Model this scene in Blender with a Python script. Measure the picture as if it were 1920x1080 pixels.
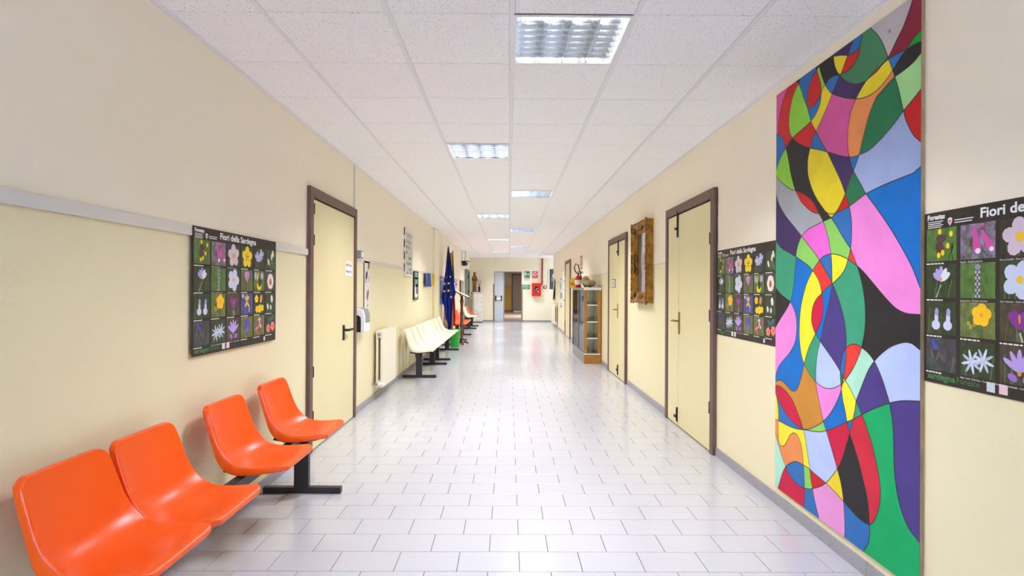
import bpy, bmesh, math, random
from mathutils import Vector, Matrix
from mathutils.geometry import delaunay_2d_cdt

for _o in list(bpy.data.objects):
    bpy.data.objects.remove(_o)
SC = bpy.context.scene
COL = SC.collection
random.seed(7)

# ------------------------------------------------------------------ room measures (metres)
FPX = 1050.27                      # focal length in pixels of a 1920 px wide frame
YAW, PITCH, ROLL = 0.00553, 0.00275, 0.00536
EYE = 1.3608                       # camera height
XL, XR = -1.6568, 1.7181           # left and right wall faces
YB = 23.607                        # back wall face
YE = 21.66                         # end of the right wall, a recess beyond it
XQ = 2.9                           # side wall of that recess
YR = -3.2                          # wall behind the camera
CH = EYE + 1.3296                  # ceiling height

# ------------------------------------------------------------------ camera
_f = Vector((math.sin(YAW) * math.cos(PITCH), math.cos(YAW) * math.cos(PITCH), math.sin(PITCH)))
_r = Vector((math.cos(YAW), -math.sin(YAW), 0))
_u = _r.cross(_f)
CR = math.cos(ROLL) * _r + math.sin(ROLL) * _u
CU = -math.sin(ROLL) * _r + math.cos(ROLL) * _u
CF = _f
cam_data = bpy.data.cameras.new('camera')
cam_data.sensor_width = 36.0
cam_data.lens = FPX * 36.0 / 1920.0
cam_data.clip_start = 0.05
cam = bpy.data.objects.new('camera', cam_data)
COL.objects.link(cam)
M = Matrix((CR, CU, -CF)).transposed().to_4x4()
M.translation = Vector((0, 0, EYE))
cam.matrix_world = M
SC.camera = cam

# ------------------------------------------------------------------ world, daylight, exposure
world = bpy.data.worlds.new('world')
SC.world = world
world.use_nodes = True
world.node_tree.nodes['Background'].inputs[0].default_value = (0.86, 0.93, 1.0, 1)
world.node_tree.nodes['Background'].inputs[1].default_value = 1.0

DAYLIGHT_W = 385.0
SIDE_W = 9.0
LAMP_W = 17.5
FAR_W = 130.0
day = bpy.data.lights.new('daylight', 'AREA')
day.shape = 'RECTANGLE'
day.size, day.size_y = 1.7, 1.7
day.energy = DAYLIGHT_W
day.color = (0.53, 0.80, 1.62)
day_o = bpy.data.objects.new('window_daylight', day)
COL.objects.link(day_o)
day_o.location = (-0.65, YR + 0.03, 1.73)
day_o.rotation_euler = (math.radians(90), 0, math.radians(180))
side = bpy.data.lights.new('side_fill', 'AREA')          # added, unseen fill light brightening the far end from the side recess
side.shape = 'RECTANGLE'
side.size, side.size_y = 1.5, 1.5
side.energy = SIDE_W
side.color = (0.8, 0.95, 1.22)
side_o = bpy.data.objects.new('recess_fill', side)
COL.objects.link(side_o)
side_o.location = (2.87, 22.7, 1.7)
side_o.rotation_euler = (math.radians(90), 0, math.radians(90))

vs = SC.view_settings
vs.view_transform = 'Standard'
vs.look = 'None'
vs.exposure = 1.14
vs.gamma = 1.0
vs.use_curve_mapping = False
SC.cycles.use_denoising = True
SC.cycles.use_adaptive_sampling = True
SC.cycles.adaptive_threshold = 0.06
SC.cycles.adaptive_min_samples = 20
SC.cycles.caustics_reflective = False
SC.cycles.caustics_refractive = False
SC.cycles.max_bounces = 8
SC.cycles.diffuse_bounces = 6
SC.cycles.glossy_bounces = 3
SC.cycles.transmission_bounces = 8
SC.cycles.sample_clamp_indirect = 6.0


# ------------------------------------------------------------------ pixel of the photograph -> point on a surface of the room
def ray(px, py):
    return CR * ((px - 960) / FPX) - CU * ((py - 540) / FPX) + CF


def on_x(px, py, X):
    d = ray(px, py); t = X / d.x
    return Vector((X, d.y * t, EYE + d.z * t))


def on_y(px, py, Y):
    d = ray(px, py); t = Y / d.y
    return Vector((d.x * t, Y, EYE + d.z * t))


def on_z(px, py, Z=0.0):
    d = ray(px, py); t = (Z - EYE) / d.z
    return Vector((d.x * t, d.y * t, Z))


# ------------------------------------------------------------------ materials
def lin(c):
    out = []
    for v in c:
        v = v / 255.0
        out.append(v / 12.92 if v <= 0.04045 else ((v + 0.055) / 1.055) ** 2.4)
    return tuple(out)


MATS = {}


def mat(name, rgb, rough=0.5, metal=0.0, noise=0.0, scale=8.0, rgb2=None, emit=0.0, bump=0.0, bscale=60.0, coat=0.0, spec=0.5, detail=3.0):
    if name in MATS:
        return MATS[name]
    m = bpy.data.materials.new(name)
    m.use_nodes = True
    nt = m.node_tree
    b = nt.nodes['Principled BSDF']
    c = lin(rgb)
    b.inputs['Base Color'].default_value = (*c, 1)
    b.inputs['Roughness'].default_value = rough
    b.inputs['Metallic'].default_value = metal
    b.inputs['Specular IOR Level'].default_value = spec
    if coat:
        b.inputs['Coat Weight'].default_value = coat
        b.inputs['Coat Roughness'].default_value = 0.08
    if emit:
        b.inputs['Emission Color'].default_value = (*c, 1)
        b.inputs['Emission Strength'].default_value = emit
    if noise or rgb2:
        tc = nt.nodes.new('ShaderNodeTexCoord')
        n = nt.nodes.new('ShaderNodeTexNoise')
        n.inputs['Scale'].default_value = scale
        n.inputs['Detail'].default_value = detail
        r = nt.nodes.new('ShaderNodeValToRGB')
        c2 = lin(rgb2) if rgb2 else tuple(v * (1 - noise) for v in c)
        r.color_ramp.elements[0].position = 0.35
        r.color_ramp.elements[1].position = 0.65
        r.color_ramp.elements[0].color = (*c2, 1)
        r.color_ramp.elements[1].color = (*c, 1)
        nt.links.new(tc.outputs['Object'], n.inputs['Vector'])
        nt.links.new(n.outputs['Fac'], r.inputs['Fac'])
        nt.links.new(r.outputs['Color'], b.inputs['Base Color'])
    if bump:
        tc = nt.nodes.new('ShaderNodeTexCoord')
        n = nt.nodes.new('ShaderNodeTexNoise')
        n.inputs['Scale'].default_value = bscale
        bp = nt.nodes.new('ShaderNodeBump')
        bp.inputs['Strength'].default_value = bump
        bp.inputs['Distance'].default_value = 0.01
        nt.links.new(tc.outputs['Object'], n.inputs['Vector'])
        nt.links.new(n.outputs['Fac'], bp.inputs['Height'])
        nt.links.new(bp.outputs['Normal'], b.inputs['Normal'])
    MATS[name] = m
    return m


def wall_paint():
    """two coats of paint: grey-beige above the dado line, cream below it"""
    m = bpy.data.materials.new('wall_paint')
    m.use_nodes = True
    nt = m.node_tree
    b = nt.nodes['Principled BSDF']
    tc = nt.nodes.new('ShaderNodeTexCoord')
    sp = nt.nodes.new('ShaderNodeSeparateXYZ')
    gt = nt.nodes.new('ShaderNodeMath'); gt.operation = 'GREATER_THAN'
    gt.inputs[1].default_value = 1.665
    n = nt.nodes.new('ShaderNodeTexNoise'); n.inputs['Scale'].default_value = 1.3; n.inputs['Detail'].default_value = 4
    mx = nt.nodes.new('ShaderNodeMix'); mx.data_type = 'RGBA'
    mx.inputs['A'].default_value = (*lin(WALL_LOW), 1)
    mx.inputs['B'].default_value = (*lin(WALL_UP), 1)
    mv = nt.nodes.new('ShaderNodeMix'); mv.data_type = 'RGBA'; mv.blend_type = 'MULTIPLY'
    mv.inputs['Factor'].default_value = 1.0
    r = nt.nodes.new('ShaderNodeMapRange')
    r.inputs['To Min'].default_value = 0.965; r.inputs['To Max'].default_value = 1.0
    L = nt.links.new
    L(tc.outputs['Object'], sp.inputs[0]); L(sp.outputs['Z'], gt.inputs[0]); L(gt.outputs[0], mx.inputs['Factor'])
    L(tc.outputs['Object'], n.inputs['Vector']); L(n.outputs['Fac'], r.inputs['Value'])
    L(mx.outputs['Result'], mv.inputs['A']); L(r.outputs['Result'], mv.inputs['B'])
    L(mv.outputs['Result'], b.inputs['Base Color'])
    nb = nt.nodes.new('ShaderNodeTexNoise'); nb.inputs['Scale'].default_value = 90
    bp = nt.nodes.new('ShaderNodeBump'); bp.inputs['Strength'].default_value = 0.06; bp.inputs['Distance'].default_value = 0.01
    L(tc.outputs['Object'], nb.inputs['Vector']); L(nb.outputs['Fac'], bp.inputs['Height']); L(bp.outputs['Normal'], b.inputs['Normal'])
    b.inputs['Roughness'].default_value = 0.55
    b.inputs['Specular IOR Level'].default_value = 0.3
    return m


def speckled(name, rgb, speck, scale, lo, hi, rough, spec=0.5, bump=0.0):
    m = bpy.data.materials.new(name)
    m.use_nodes = True
    nt = m.node_tree
    b = nt.nodes['Principled BSDF']
    g = nt.nodes.new('ShaderNodeNewGeometry')
    n = nt.nodes.new('ShaderNodeTexNoise'); n.inputs['Scale'].default_value = scale; n.inputs['Detail'].default_value = 2
    r = nt.nodes.new('ShaderNodeValToRGB')
    r.color_ramp.elements[0].position = lo; r.color_ramp.elements[1].position = hi
    r.color_ramp.elements[0].color = (*lin(speck), 1); r.color_ramp.elements[1].color = (*lin(rgb), 1)
    nt.links.new(g.outputs['Position'], n.inputs['Vector'])
    nt.links.new(n.outputs['Fac'], r.inputs['Fac'])
    nt.links.new(r.outputs['Color'], b.inputs['Base Color'])
    b.inputs['Roughness'].default_value = rough
    b.inputs['Specular IOR Level'].default_value = spec
    if bump:
        bp = nt.nodes.new('ShaderNodeBump'); bp.inputs['Strength'].default_value = bump; bp.inputs['Distance'].default_value = 0.004
        nt.links.new(r.outputs['Color'], bp.inputs['Height']); nt.links.new(bp.outputs['Normal'], b.inputs['Normal'])
    return m


WALL_LOW = (236, 225, 184)
WALL_UP = (249, 238, 214)
MATS['wall'] = wall_paint()
MATS['floor_tile'] = speckled('floor_tile', (204, 203, 205), (174, 174, 179), 420, 0.40, 0.56, 0.16, 0.55)
MATS['skirting'] = speckled('skirting_stone', (178, 176, 178), (126, 124, 128), 300, 0.40, 0.60, 0.35)
MATS['ceil_tile'] = speckled('ceiling_fibre', (251, 251, 252), (166, 164, 166), 130, 0.30, 0.37, 0.9, 0.1, 0.4)
mat('wall_end', (244, 235, 208), 0.55, noise=0.03, scale=1.5, spec=0.3)
mat('grout', (96, 88, 84), 0.8)
mat('grout2', (120, 116, 112), 0.8)
mat('white_metal', (236, 236, 236), 0.4)
mat('runner', (236, 236, 239), 0.5)
mat('void', (84, 82, 80), 0.9)
mat('brown_frame', (112, 82, 70), 0.5, noise=0.12, scale=5)
mat('brown_dark', (66, 46, 38), 0.6)
mat('door_cream', (229, 216, 164), 0.38, noise=0.02, scale=2)
mat('door_edge', (250, 244, 214), 0.45)
mat('black', (26, 26, 27), 0.45)
mat('black_frame', (40, 41, 44), 0.38)
mat('brass', (150, 118, 58), 0.35, 0.85)
mat('orange', (243, 86, 4), 0.3, noise=0.04, scale=3, spec=0.4)
mat('ivory', (246, 240, 214), 0.3, noise=0.02, scale=3)
mat('white_plastic', (240, 241, 243), 0.3)
mat('grey_plastic', (150, 152, 154), 0.4)
mat('smoke_plastic', (46, 42, 38), 0.25)
mat('radiator', (240, 232, 208), 0.4)
mat('rail', (222, 217, 208), 0.5, noise=0.03, scale=6)
mat('paper', (238, 236, 230), 0.6)
mat('poster_dark', (58, 50, 45), 0.45, spec=0.25, rgb2=(50, 43, 38), scale=9)
mat('print_white', (240, 240, 240), 0.5)
mat('silver', (225, 228, 232), 0.22, 0.9)
mat('gold', (172, 122, 34), 0.4, 0.55, rgb2=(128, 86, 24), scale=14, bump=0.5, bscale=40)
mat('gold_dark', (166, 124, 56), 0.5, 0.3, rgb2=(104, 74, 34), scale=30, bump=0.8, bscale=60)
mat('wood_ochre', (186, 130, 48), 0.45, rgb2=(166, 110, 38), scale=5)
mat('wood_brown', (116, 72, 44), 0.45, rgb2=(92, 54, 32), scale=9)
mat('alu', (150, 146, 142), 0.35, 0.6)
mat('red', (206, 26, 20), 0.35)
mat('red_pipe', (150, 22, 16), 0.4)
mat('green_sign', (14, 128, 80), 0.4)
mat('door_grey', (196, 203, 208), 0.4)
mat('door_brown_grey', (128, 118, 112), 0.5)
mat('bronze', (142, 102, 62), 0.45, 0.15, rgb2=(100, 70, 42), scale=12)
mat('flag_blue', (14, 38, 140), 0.65)
mat('flag_gold', (250, 220, 40), 0.6)
mat('bin_green', (40, 178, 60), 0.4)


def glass_mat():
    m = bpy.data.materials.new('cabinet_glass')
    m.use_nodes = True
    nt = m.node_tree
    for n in list(nt.nodes):
        nt.nodes.remove(n)
    out = nt.nodes.new('ShaderNodeOutputMaterial')
    tr = nt.nodes.new('ShaderNodeBsdfTransparent'); tr.inputs[0].default_value = (0.93, 0.96, 0.95, 1)
    gl = nt.nodes.new('ShaderNodeBsdfGlossy'); gl.inputs['Roughness'].default_value = 0.03
    fr = nt.nodes.new('ShaderNodeFresnel'); fr.inputs['IOR'].default_value = 1.5
    mx = nt.nodes.new('ShaderNodeMixShader')
    nt.links.new(fr.outputs[0], mx.inputs[0]); nt.links.new(tr.outputs[0], mx.inputs[1]); nt.links.new(gl.outputs[0], mx.inputs[2])
    nt.links.new(mx.outputs[0], out.inputs[0])
    return m


MATS['glass'] = glass_mat()


# ------------------------------------------------------------------ mesh helpers
class MB:
    """collects shapes and links them as ONE mesh object"""

    def __init__(s):
        s.v, s.f, s.mi, s.mats, s.cur = [], [], [], [], 0

    def m(s, name):
        mm = MATS[name] if isinstance(name, str) else name
        if mm not in s.mats:
            s.mats.append(mm)
        s.cur = s.mats.index(mm)
        return s

    def add(s, vs_, fs):
        o = len(s.v)
        s.v += [tuple(p) for p in vs_]
        for f in fs:
            s.f.append(tuple(i + o for i in f)); s.mi.append(s.cur)
        return s

    def box(s, x0, x1, y0, y1, z0, z1):
        return s.add([(x0, y0, z0), (x1, y0, z0), (x1, y1, z0), (x0, y1, z0), (x0, y0, z1), (x1, y0, z1), (x1, y1, z1), (x0, y1, z1)],
                     [(0, 3, 2, 1), (4, 5, 6, 7), (0, 1, 5, 4), (1, 2, 6, 5), (2, 3, 7, 6), (3, 0, 4, 7)])

    def prism(s, pts, z0, z1):
        n = len(pts)
        vs_ = [(p[0], p[1], z0) for p in pts] + [(p[0], p[1], z1) for p in pts]
        fs = [tuple(range(n, 2 * n)), tuple(range(n - 1, -1, -1))]
        for i in range(n):
            j = (i + 1) % n
            fs.append((i, j, n + j, n + i))
        return s.add(vs_, fs)

    def poly(s, pts, z=0.0):
        return s.add([(p[0], p[1], z) for p in pts], [tuple(range(len(pts)))])

    def ell(s, cx, cy, rx, ry, z=0.0, rot=0.0, n=12):
        c, sn = math.cos(rot), math.sin(rot)
        pts = []
        for i in range(n):
            a = 2 * math.pi * i / n
            x, y = rx * math.cos(a), ry * math.sin(a)
            pts.append((cx + x * c - y * sn, cy + x * sn + y * c))
        return s.poly(pts, z)

    def lathe(s, prof, n=20, ax=(0, 0), cap=True):
        o = []
        for r, z in prof:
            for i in range(n):
                a = 2 * math.pi * i / n
                o.append((ax[0] + r * math.cos(a), ax[1] + r * math.sin(a), z))
        fs = []
        for k in range(len(prof) - 1):
            for i in range(n):
                j = (i + 1) % n
                fs.append((k * n + i, k * n + j, (k + 1) * n + j, (k + 1) * n + i))
        if cap:
            fs.append(tuple(range(n - 1, -1, -1)))
            fs.append(tuple(range((len(prof) - 1) * n, len(prof) * n)))
        return s.add(o, fs)

    def tube(s, path, r, n=8):
        path = [Vector(p) for p in path]
        rs = r if isinstance(r, (list, tuple)) else [r] * len(path)
        up = None
        o = []
        for i, p in enumerate(path):
            d = (path[min(i + 1, len(path) - 1)] - path[max(i - 1, 0)]).normalized()
            if up is None:
                up = Vector((0, 0, 1)) if abs(d.z) < 0.9 else Vector((1, 0, 0))
            a = d.cross(up)
            if a.length < 1e-4:
                a = d.cross(Vector((0, 1, 0)))
            a.normalize(); b = a.cross(d).normalized(); up = b
            for k in range(n):
                t = 2 * math.pi * k / n
                o.append(p + (a * math.cos(t) + b * math.sin(t)) * rs[i])
        fs = []
        for i in range(len(path) - 1):
            for k in range(n):
                j = (k + 1) % n
                fs.append((i * n + k, i * n + j, (i + 1) * n + j, (i + 1) * n + k))
        fs.append(tuple(range(n - 1, -1, -1))); fs.append(tuple(range((len(path) - 1) * n, len(path) * n)))
        return s.add(o, fs)

    def mesh(s, name):
        me = bpy.data.meshes.new(name)
        me.from_pydata(s.v, [], s.f)
        for mm in s.mats:
            me.materials.append(mm)
        me.polygons.foreach_set('material_index', s.mi)
        me.update()
        return me

    def build(s, name, parent=None, smooth=False, bevel=0.0, fix=True):
        me = s.mesh(name)
        if fix:
            b = bmesh.new(); b.from_mesh(me); bmesh.ops.recalc_face_normals(b, faces=b.faces); b.to_mesh(me); b.free()
        o = bpy.data.objects.new(name, me)
        COL.objects.link(o)
        if parent:
            o.parent = parent
        if smooth:
            me.polygons.foreach_set('use_smooth', [True] * len(me.polygons))
        if bevel:
            bv = o.modifiers.new('bevel', 'BEVEL'); bv.width = bevel; bv.segments = 2; bv.limit_method = 'ANGLE'
        return o


def link_copy(o, parent=None):
    c = o.copy(); COL.objects.link(c); c.parent = parent
    return c


def tag(o, label=None, cat=None, group=None, kind=None):
    if label:
        o['label'] = label
    if cat:
        o['category'] = cat
    if group:
        o['group'] = group
    if kind:
        o['kind'] = kind
    return o


def empty(name, mtx=None, label=None, cat=None, group=None, kind=None):
    o = bpy.data.objects.new(name, None)
    o.empty_display_size = 0.1
    COL.objects.link(o)
    if mtx is not None:
        o.matrix_world = mtx
    return tag(o, label, cat, group, kind)


def copy_tree(o, parent=None):
    kids = [c for c in o.children]
    c = link_copy(o, parent)
    for k in kids:
        copy_tree(k, c)
    return c


def frame(xa, ya, za, loc):
    m = Matrix((Vector(xa), Vector(ya), Vector(za))).transposed().to_4x4()
    m.translation = Vector(loc)
    return m


def wall_L(Y, z, off=0.001):   # local x runs along the wall as one reads it, y up, z out of the wall
    return frame((0, 1, 0), (0, 0, 1), (1, 0, 0), (XL + off, Y, z))


def wall_R(Y, z, off=0.001):
    return frame((0, -1, 0), (0, 0, 1), (-1, 0, 0), (XR - off, Y, z))


def wall_B(X, z, off=0.001):
    return frame((1, 0, 0), (0, 0, 1), (0, -1, 0), (X, YB - off, z))


def text_mesh(body, size, m, name, parent, loc=(0, 0, 0), align='LEFT', bold=0.0, sx=1.0, res=2, shear=0.0, fit=None):
    cu = bpy.data.curves.new(name, 'FONT')
    cu.body = body; cu.size = size; cu.align_x = align; cu.resolution_u = res; cu.offset = bold; cu.shear = shear
    t = bpy.data.objects.new(name, cu)
    COL.objects.link(t)
    dg = bpy.context.evaluated_depsgraph_get(); dg.update()
    me = bpy.data.meshes.new_from_object(t.evaluated_get(dg))
    bpy.data.objects.remove(t)
    me.materials.clear(); me.materials.append(MATS[m])
    if fit:
        xs = [v.co.x for v in me.vertices]
        sx = fit / (max(xs) - min(xs))
    for v in me.vertices:
        v.co.x *= sx
    o = bpy.data.objects.new(name, me)
    COL.objects.link(o)
    o.parent = parent; o.location = loc
    return o

# ================================================================== THE SETTING
# ---- floor: slab of grout and tiles laid in half bond
TP, TW, JT = 0.20501, 0.3049, 0.0032
floor = MB().m('grout').box(XL - 0.1, XR + 0.1, YR - 0.2, YB + 12.0, -0.12, -0.003).box(XR + 0.1, XQ, YE, YB + 0.2, -0.12, -0.003).build('floor')
tag(floor, 'light grey speckled tile floor laid in half bond along the corridor', 'floor', kind='structure')
YT0 = 2.70569
XA = on_z(862.5, 1035).x
XB = on_z(919.7, 1002).x


def tile_box(mb, x0, x1, y0, y1):
    j = JT / 2
    b = 0.0012
    x0 += j; x1 -= j; y0 += j; y1 -= j
    mb.add([(x0, y0, -0.008), (x1, y0, -0.008), (x1, y1, -0.008), (x0, y1, -0.008),
            (x0, y0, -b), (x1, y0, -b), (x1, y1, -b), (x0, y1, -b),
            (x0 + b, y0 + b, 0), (x1 - b, y0 + b, 0), (x1 - b, y1 - b, 0), (x0 + b, y1 - b, 0)],
           [(8, 9, 10, 11), (0, 1, 5, 4), (1, 2, 6, 5), (2, 3, 7, 6), (3, 0, 4, 7), (4, 5, 9, 8), (5, 6, 10, 9), (6, 7, 11, 10), (7, 4, 8, 11)])


full = MB().m('floor_tile'); tile_box(full, -TW / 2, TW / 2, 0, TP)
full_me = full.mesh('tile')
rest = MB().m('floor_tile')
n_single = 0
k0 = int(math.floor((YR - YT0) / TP))
for k in range(k0, int((YB - YT0) / TP) + 1):
    y0 = YT0 + k * TP
    y1 = min(y0 + TP, YB + 0.25)
    xs = XA if k % 2 == 0 else XB
    i0 = math.floor((XL - xs) / TW)
    x = xs + i0 * TW
    while x < XR - 0.004:
        a, b = max(x, XL), min(x + TW, XR)
        if b - a > 0.01:
            if k >= -1 and n_single < 300:
                if b - a > TW - 1e-4:
                    o = bpy.data.objects.new('tile', full_me); o.location = ((a + b) / 2, y0, 0)
                    COL.objects.link(o); o.parent = floor
                else:
                    t_ = MB().m('floor_tile'); tile_box(t_, a, b, y0, y1); t_.build('tile', floor, fix=False)
                n_single += 1
            else:
                tile_box(rest, a, b, y0, y1)
        x += TW
tag(rest.build('distant_tiles', floor, fix=False), kind='stuff')
MB().m('floor_tile').box(XR, XQ, YE, YB, -0.008, 0.0).build('recess_tiles', floor)
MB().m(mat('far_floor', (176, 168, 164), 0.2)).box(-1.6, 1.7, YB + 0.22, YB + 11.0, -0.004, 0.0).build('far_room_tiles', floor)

# ---- walls
wl = MB().m('wall').box(XL - 0.15, XL, YR, YB + 0.2, 0, CH + 0.2).build('wall_left')
tag(wl, 'left corridor wall painted beige above cream', 'wall', kind='structure')
wr = MB().m('wall').box(XR, XR + 0.15, YR, YE, 0, CH + 0.2).build('wall_right')
wc = MB().m('wall').box(XR + 0.15, XQ, YE - .15, YE, 0, CH + .2)
wc.box(XQ, XQ + .15, YE - .15, YB + .2, 0, .95).box(XQ, XQ + .15, YE - .15, YB + .2, 2.45, CH + .2).box(XQ, XQ + .15, YE - .15, 21.95, .95, 2.45).box(XQ, XQ + .15, 23.45, YB + .2, .95, 2.45)
tag(wc.build('wall_recess'), 'cream walls of the side recess at the far right', 'wall', kind='structure')
w2 = empty('added_window', Matrix.Translation((XQ + .07, 22.7, .95)), 'added white framed window, unseen, for the fill light in the far right recess', 'window', kind='structure')  # window out of view, added to go with the recess fill light
MB().m('white_metal').box(-.04, .04, -.75, .75, 0, .06).box(-.04, .04, -.75, .75, 1.44, 1.5).box(-.04, .04, -.75, -.69, .06, 1.44).box(-.04, .04, .69, .75, .06, 1.44).build('window_frame', w2)
MB().m('glass').box(-.004, .004, -.69, .69, .06, 1.44).build('pane', w2)
tag(wr, 'right corridor wall painted beige above cream', 'wall', kind='structure')
# back wall with its doorway
DX0 = on_y(926.5, 560, YB).x; DX1 = on_y(978.2, 560, YB).x; DZ = on_y(950, 509, YB).z
wb = MB().m('wall_end')
wb.box(XL, DX0, YB, YB + 0.2, 0, CH + 0.2).box(DX1, XQ, YB, YB + 0.2, 0, CH + 0.2).box(DX0, DX1, YB, YB + 0.2, DZ, CH + 0.2)
tag(wb.build('wall_back'), 'cream end wall with an open doorway', 'wall', kind='structure')
# wall behind the camera with a wide window opening
wq = MB().m('wall')
wq.box(XL, XR, YR - 0.2, YR, 0, 0.85).box(XL, XR, YR - 0.2, YR, 2.62, CH + 0.2)
wq.box(XL, -1.52, YR - 0.2, YR, 0.85, 2.62).box(0.22, XR, YR - 0.2, YR, 0.85, 2.62)
tag(wq.build('wall_rear'), 'cream wall with a wide window behind the viewer', 'wall', kind='structure')
w1 = empty('window_1', frame((1, 0, 0), (0, 1, 0), (0, 0, 1), (-0.65, YR - 0.1, 0.85)), 'wide white framed window behind the viewer', 'window', kind='structure')
wf = MB().m('white_metal')
wf.box(-.87, .87, -0.04, 0.04, 0, 0.06).box(-.87, .87, -0.04, 0.04, 1.7, 1.76).box(-.87, -.81, -0.04, 0.04, 0.06, 1.7).box(.81, .87, -0.04, 0.04, 0.06, 1.7).box(-0.03, 0.03, -0.04, 0.04, 0.06, 1.7)
wf.build('window_frame', w1)
MB().m('glass').box(-.81, -0.03, -0.004, 0.004, 0.06, 1.7).build('pane', w1)
MB().m('glass').box(0.03, .81, -0.004, 0.004, 0.06, 1.7).build('pane', w1)

# ---- room beyond the doorway
fy = YB + 10.6
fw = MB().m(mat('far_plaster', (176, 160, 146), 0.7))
fw.box(-1.7, -1.6, YB + 0.2, fy, 0, CH).box(1.7, 1.8, YB + 0.2, fy, 0, CH).box(-1.7, 1.8, fy, fy + 0.1, 0, CH)
fwo = fw.build('wall_far_room')
tag(fwo, 'dim plastered walls of the room beyond the doorway', 'wall', kind='structure')
wy = on_y(955, 535, fy).z
MB().m(mat('far_yellow', (176, 146, 62), 0.6)).box(-1.6, 1.7, fy - 0.012, fy - 0.001, 0.12, wy).build('wainscot', fwo)
MB().m(mat('far_skirt', (120, 96, 84), 0.6)).box(-1.6, 1.7, fy - 0.02, fy - 0.001, 0, 0.12).build('skirting', fwo)
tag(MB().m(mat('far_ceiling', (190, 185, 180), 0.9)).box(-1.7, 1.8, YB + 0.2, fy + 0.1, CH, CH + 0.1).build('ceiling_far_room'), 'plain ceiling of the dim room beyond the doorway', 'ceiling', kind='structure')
g0 = on_y(961.5, 540, fy).x; g1 = g0 + 0.95; gz = on_y(970, 516, fy).z
d6 = empty('door_6', frame((1, 0, 0), (0, 0, 1), (0, -1, 0), (g0, fy - 0.021, 0)), 'grey door at the end of the dim room', 'door', kind='structure')
MB().m(mat('far_frame', (70, 60, 55), 0.5)).box(-0.06, 0.0, 0, gz + 0.06, 0, 0.05).box(g1 - g0, g1 - g0 + 0.06, 0, gz + 0.06, 0, 0.05).box(0, g1 - g0, gz, gz + 0.06, 0, 0.05).build('door_frame', d6)
MB().m('door_brown_grey').box(0.005, g1 - g0 - 0.005, 0.03, gz - 0.005, 0, 0.03).build('leaf', d6)
MB().m('white_metal').box(0.06, g1 - g0, 0.0, 0.05, 0.03, 0.05).build('kick_bar', d6)

# ---- suspended ceiling
cl = MB().m('void').box(XL - 0.1, XR + 0.1, YR, YB + 0.2, CH + 0.14, CH + 0.22).build('ceiling')
tag(cl, 'white suspended ceiling of speckled square panels', 'ceiling', kind='structure')
GX, GY, GP = 0.00832, 2.69971, 0.6
cols = [XL] + [GX + GP * i for i in range(-2, 3)] + [XR]
LAMPS = {0: 3, 4: 2, 8: 3, 12: 2, 16: 3, 20: 2, 24: 3, 28: 2, 32: 3}
panel_cache = {}
jmin = int(math.floor((YR - GY) / GP)); jmax = int(math.ceil((YB - GY) / GP))
for j in range(jmin, jmax):
    y0, y1 = max(GY + GP * j, YR), min(GY + GP * (j + 1), YB)
    for c in range(6):
        if LAMPS.get(j) == c:
            continue
        a, b = cols[c] + (0.012 if c else 0.0), cols[c + 1] - (0.012 if c < 5 else 0.0)
        key = (c, round(y1 - y0, 4))
        if key not in panel_cache:
            g = 0.003
            p = MB().m('ceil_tile')
            w_, l_ = b - a, y1 - y0
            p.add([(0, g, 0.004), (w_, g, 0.004), (w_, l_ - g, 0.004), (0, l_ - g, 0.004), (0, g, 0.018), (w_, g, 0.018), (w_, l_ - g, 0.018), (0, l_ - g, 0.018),
                   (0.004, g + 0.003, 0.0), (w_ - 0.004, g + 0.003, 0.0), (w_ - 0.004, l_ - g - 0.003, 0.0), (0.004, l_ - g - 0.003, 0.0)],
                  [(11, 10, 9, 8), (4, 5, 6, 7), (0, 1, 5, 4), (1, 2, 6, 5), (2, 3, 7, 6), (3, 0, 4, 7), (8, 9, 1, 0), (9, 10, 2, 1), (10, 11, 3, 2), (11, 8, 0, 3)])
            panel_cache[key] = p.mesh('panel')
        o = bpy.data.objects.new('panel', panel_cache[key])
        o.location = (a, y0, CH + random.uniform(0, 0.0012)); COL.objects.link(o); o.parent = cl
MB().m('ceil_tile').box(XR, XQ, YE, YB, CH, CH + .018).build('recess_panel', cl)
rm = MB().m('runner').box(-0.012, 0.012, YR, YB, CH - 0.0015, CH + 0.03).mesh('runner')
for i in range(-2, 3):
    o = bpy.data.objects.new('runner', rm); o.location = (GX + GP * i, 0, 0); COL.objects.link(o); o.parent = cl
MB().m('white_metal').box(XL, XL + 0.022, YR, YB, CH - 0.002, CH + 0.0005).box(XL, XL + 0.003, YR, YB, CH - 0.012, CH - 0.002).build('edge_trim', cl)
MB().m('white_metal').box(XR - 0.022, XR, YR, YE, CH - 0.002, CH + 0.0005).box(XR - 0.003, XR, YR, YE, CH - 0.012, CH - 0.002).build('edge_trim', cl)

# ---- recessed louvred lamps
mat('louvre', (222, 226, 232), 0.16, 0.95)
mat('tube_glow', (255, 252, 246), 0.5, emit=10.0)


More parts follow.
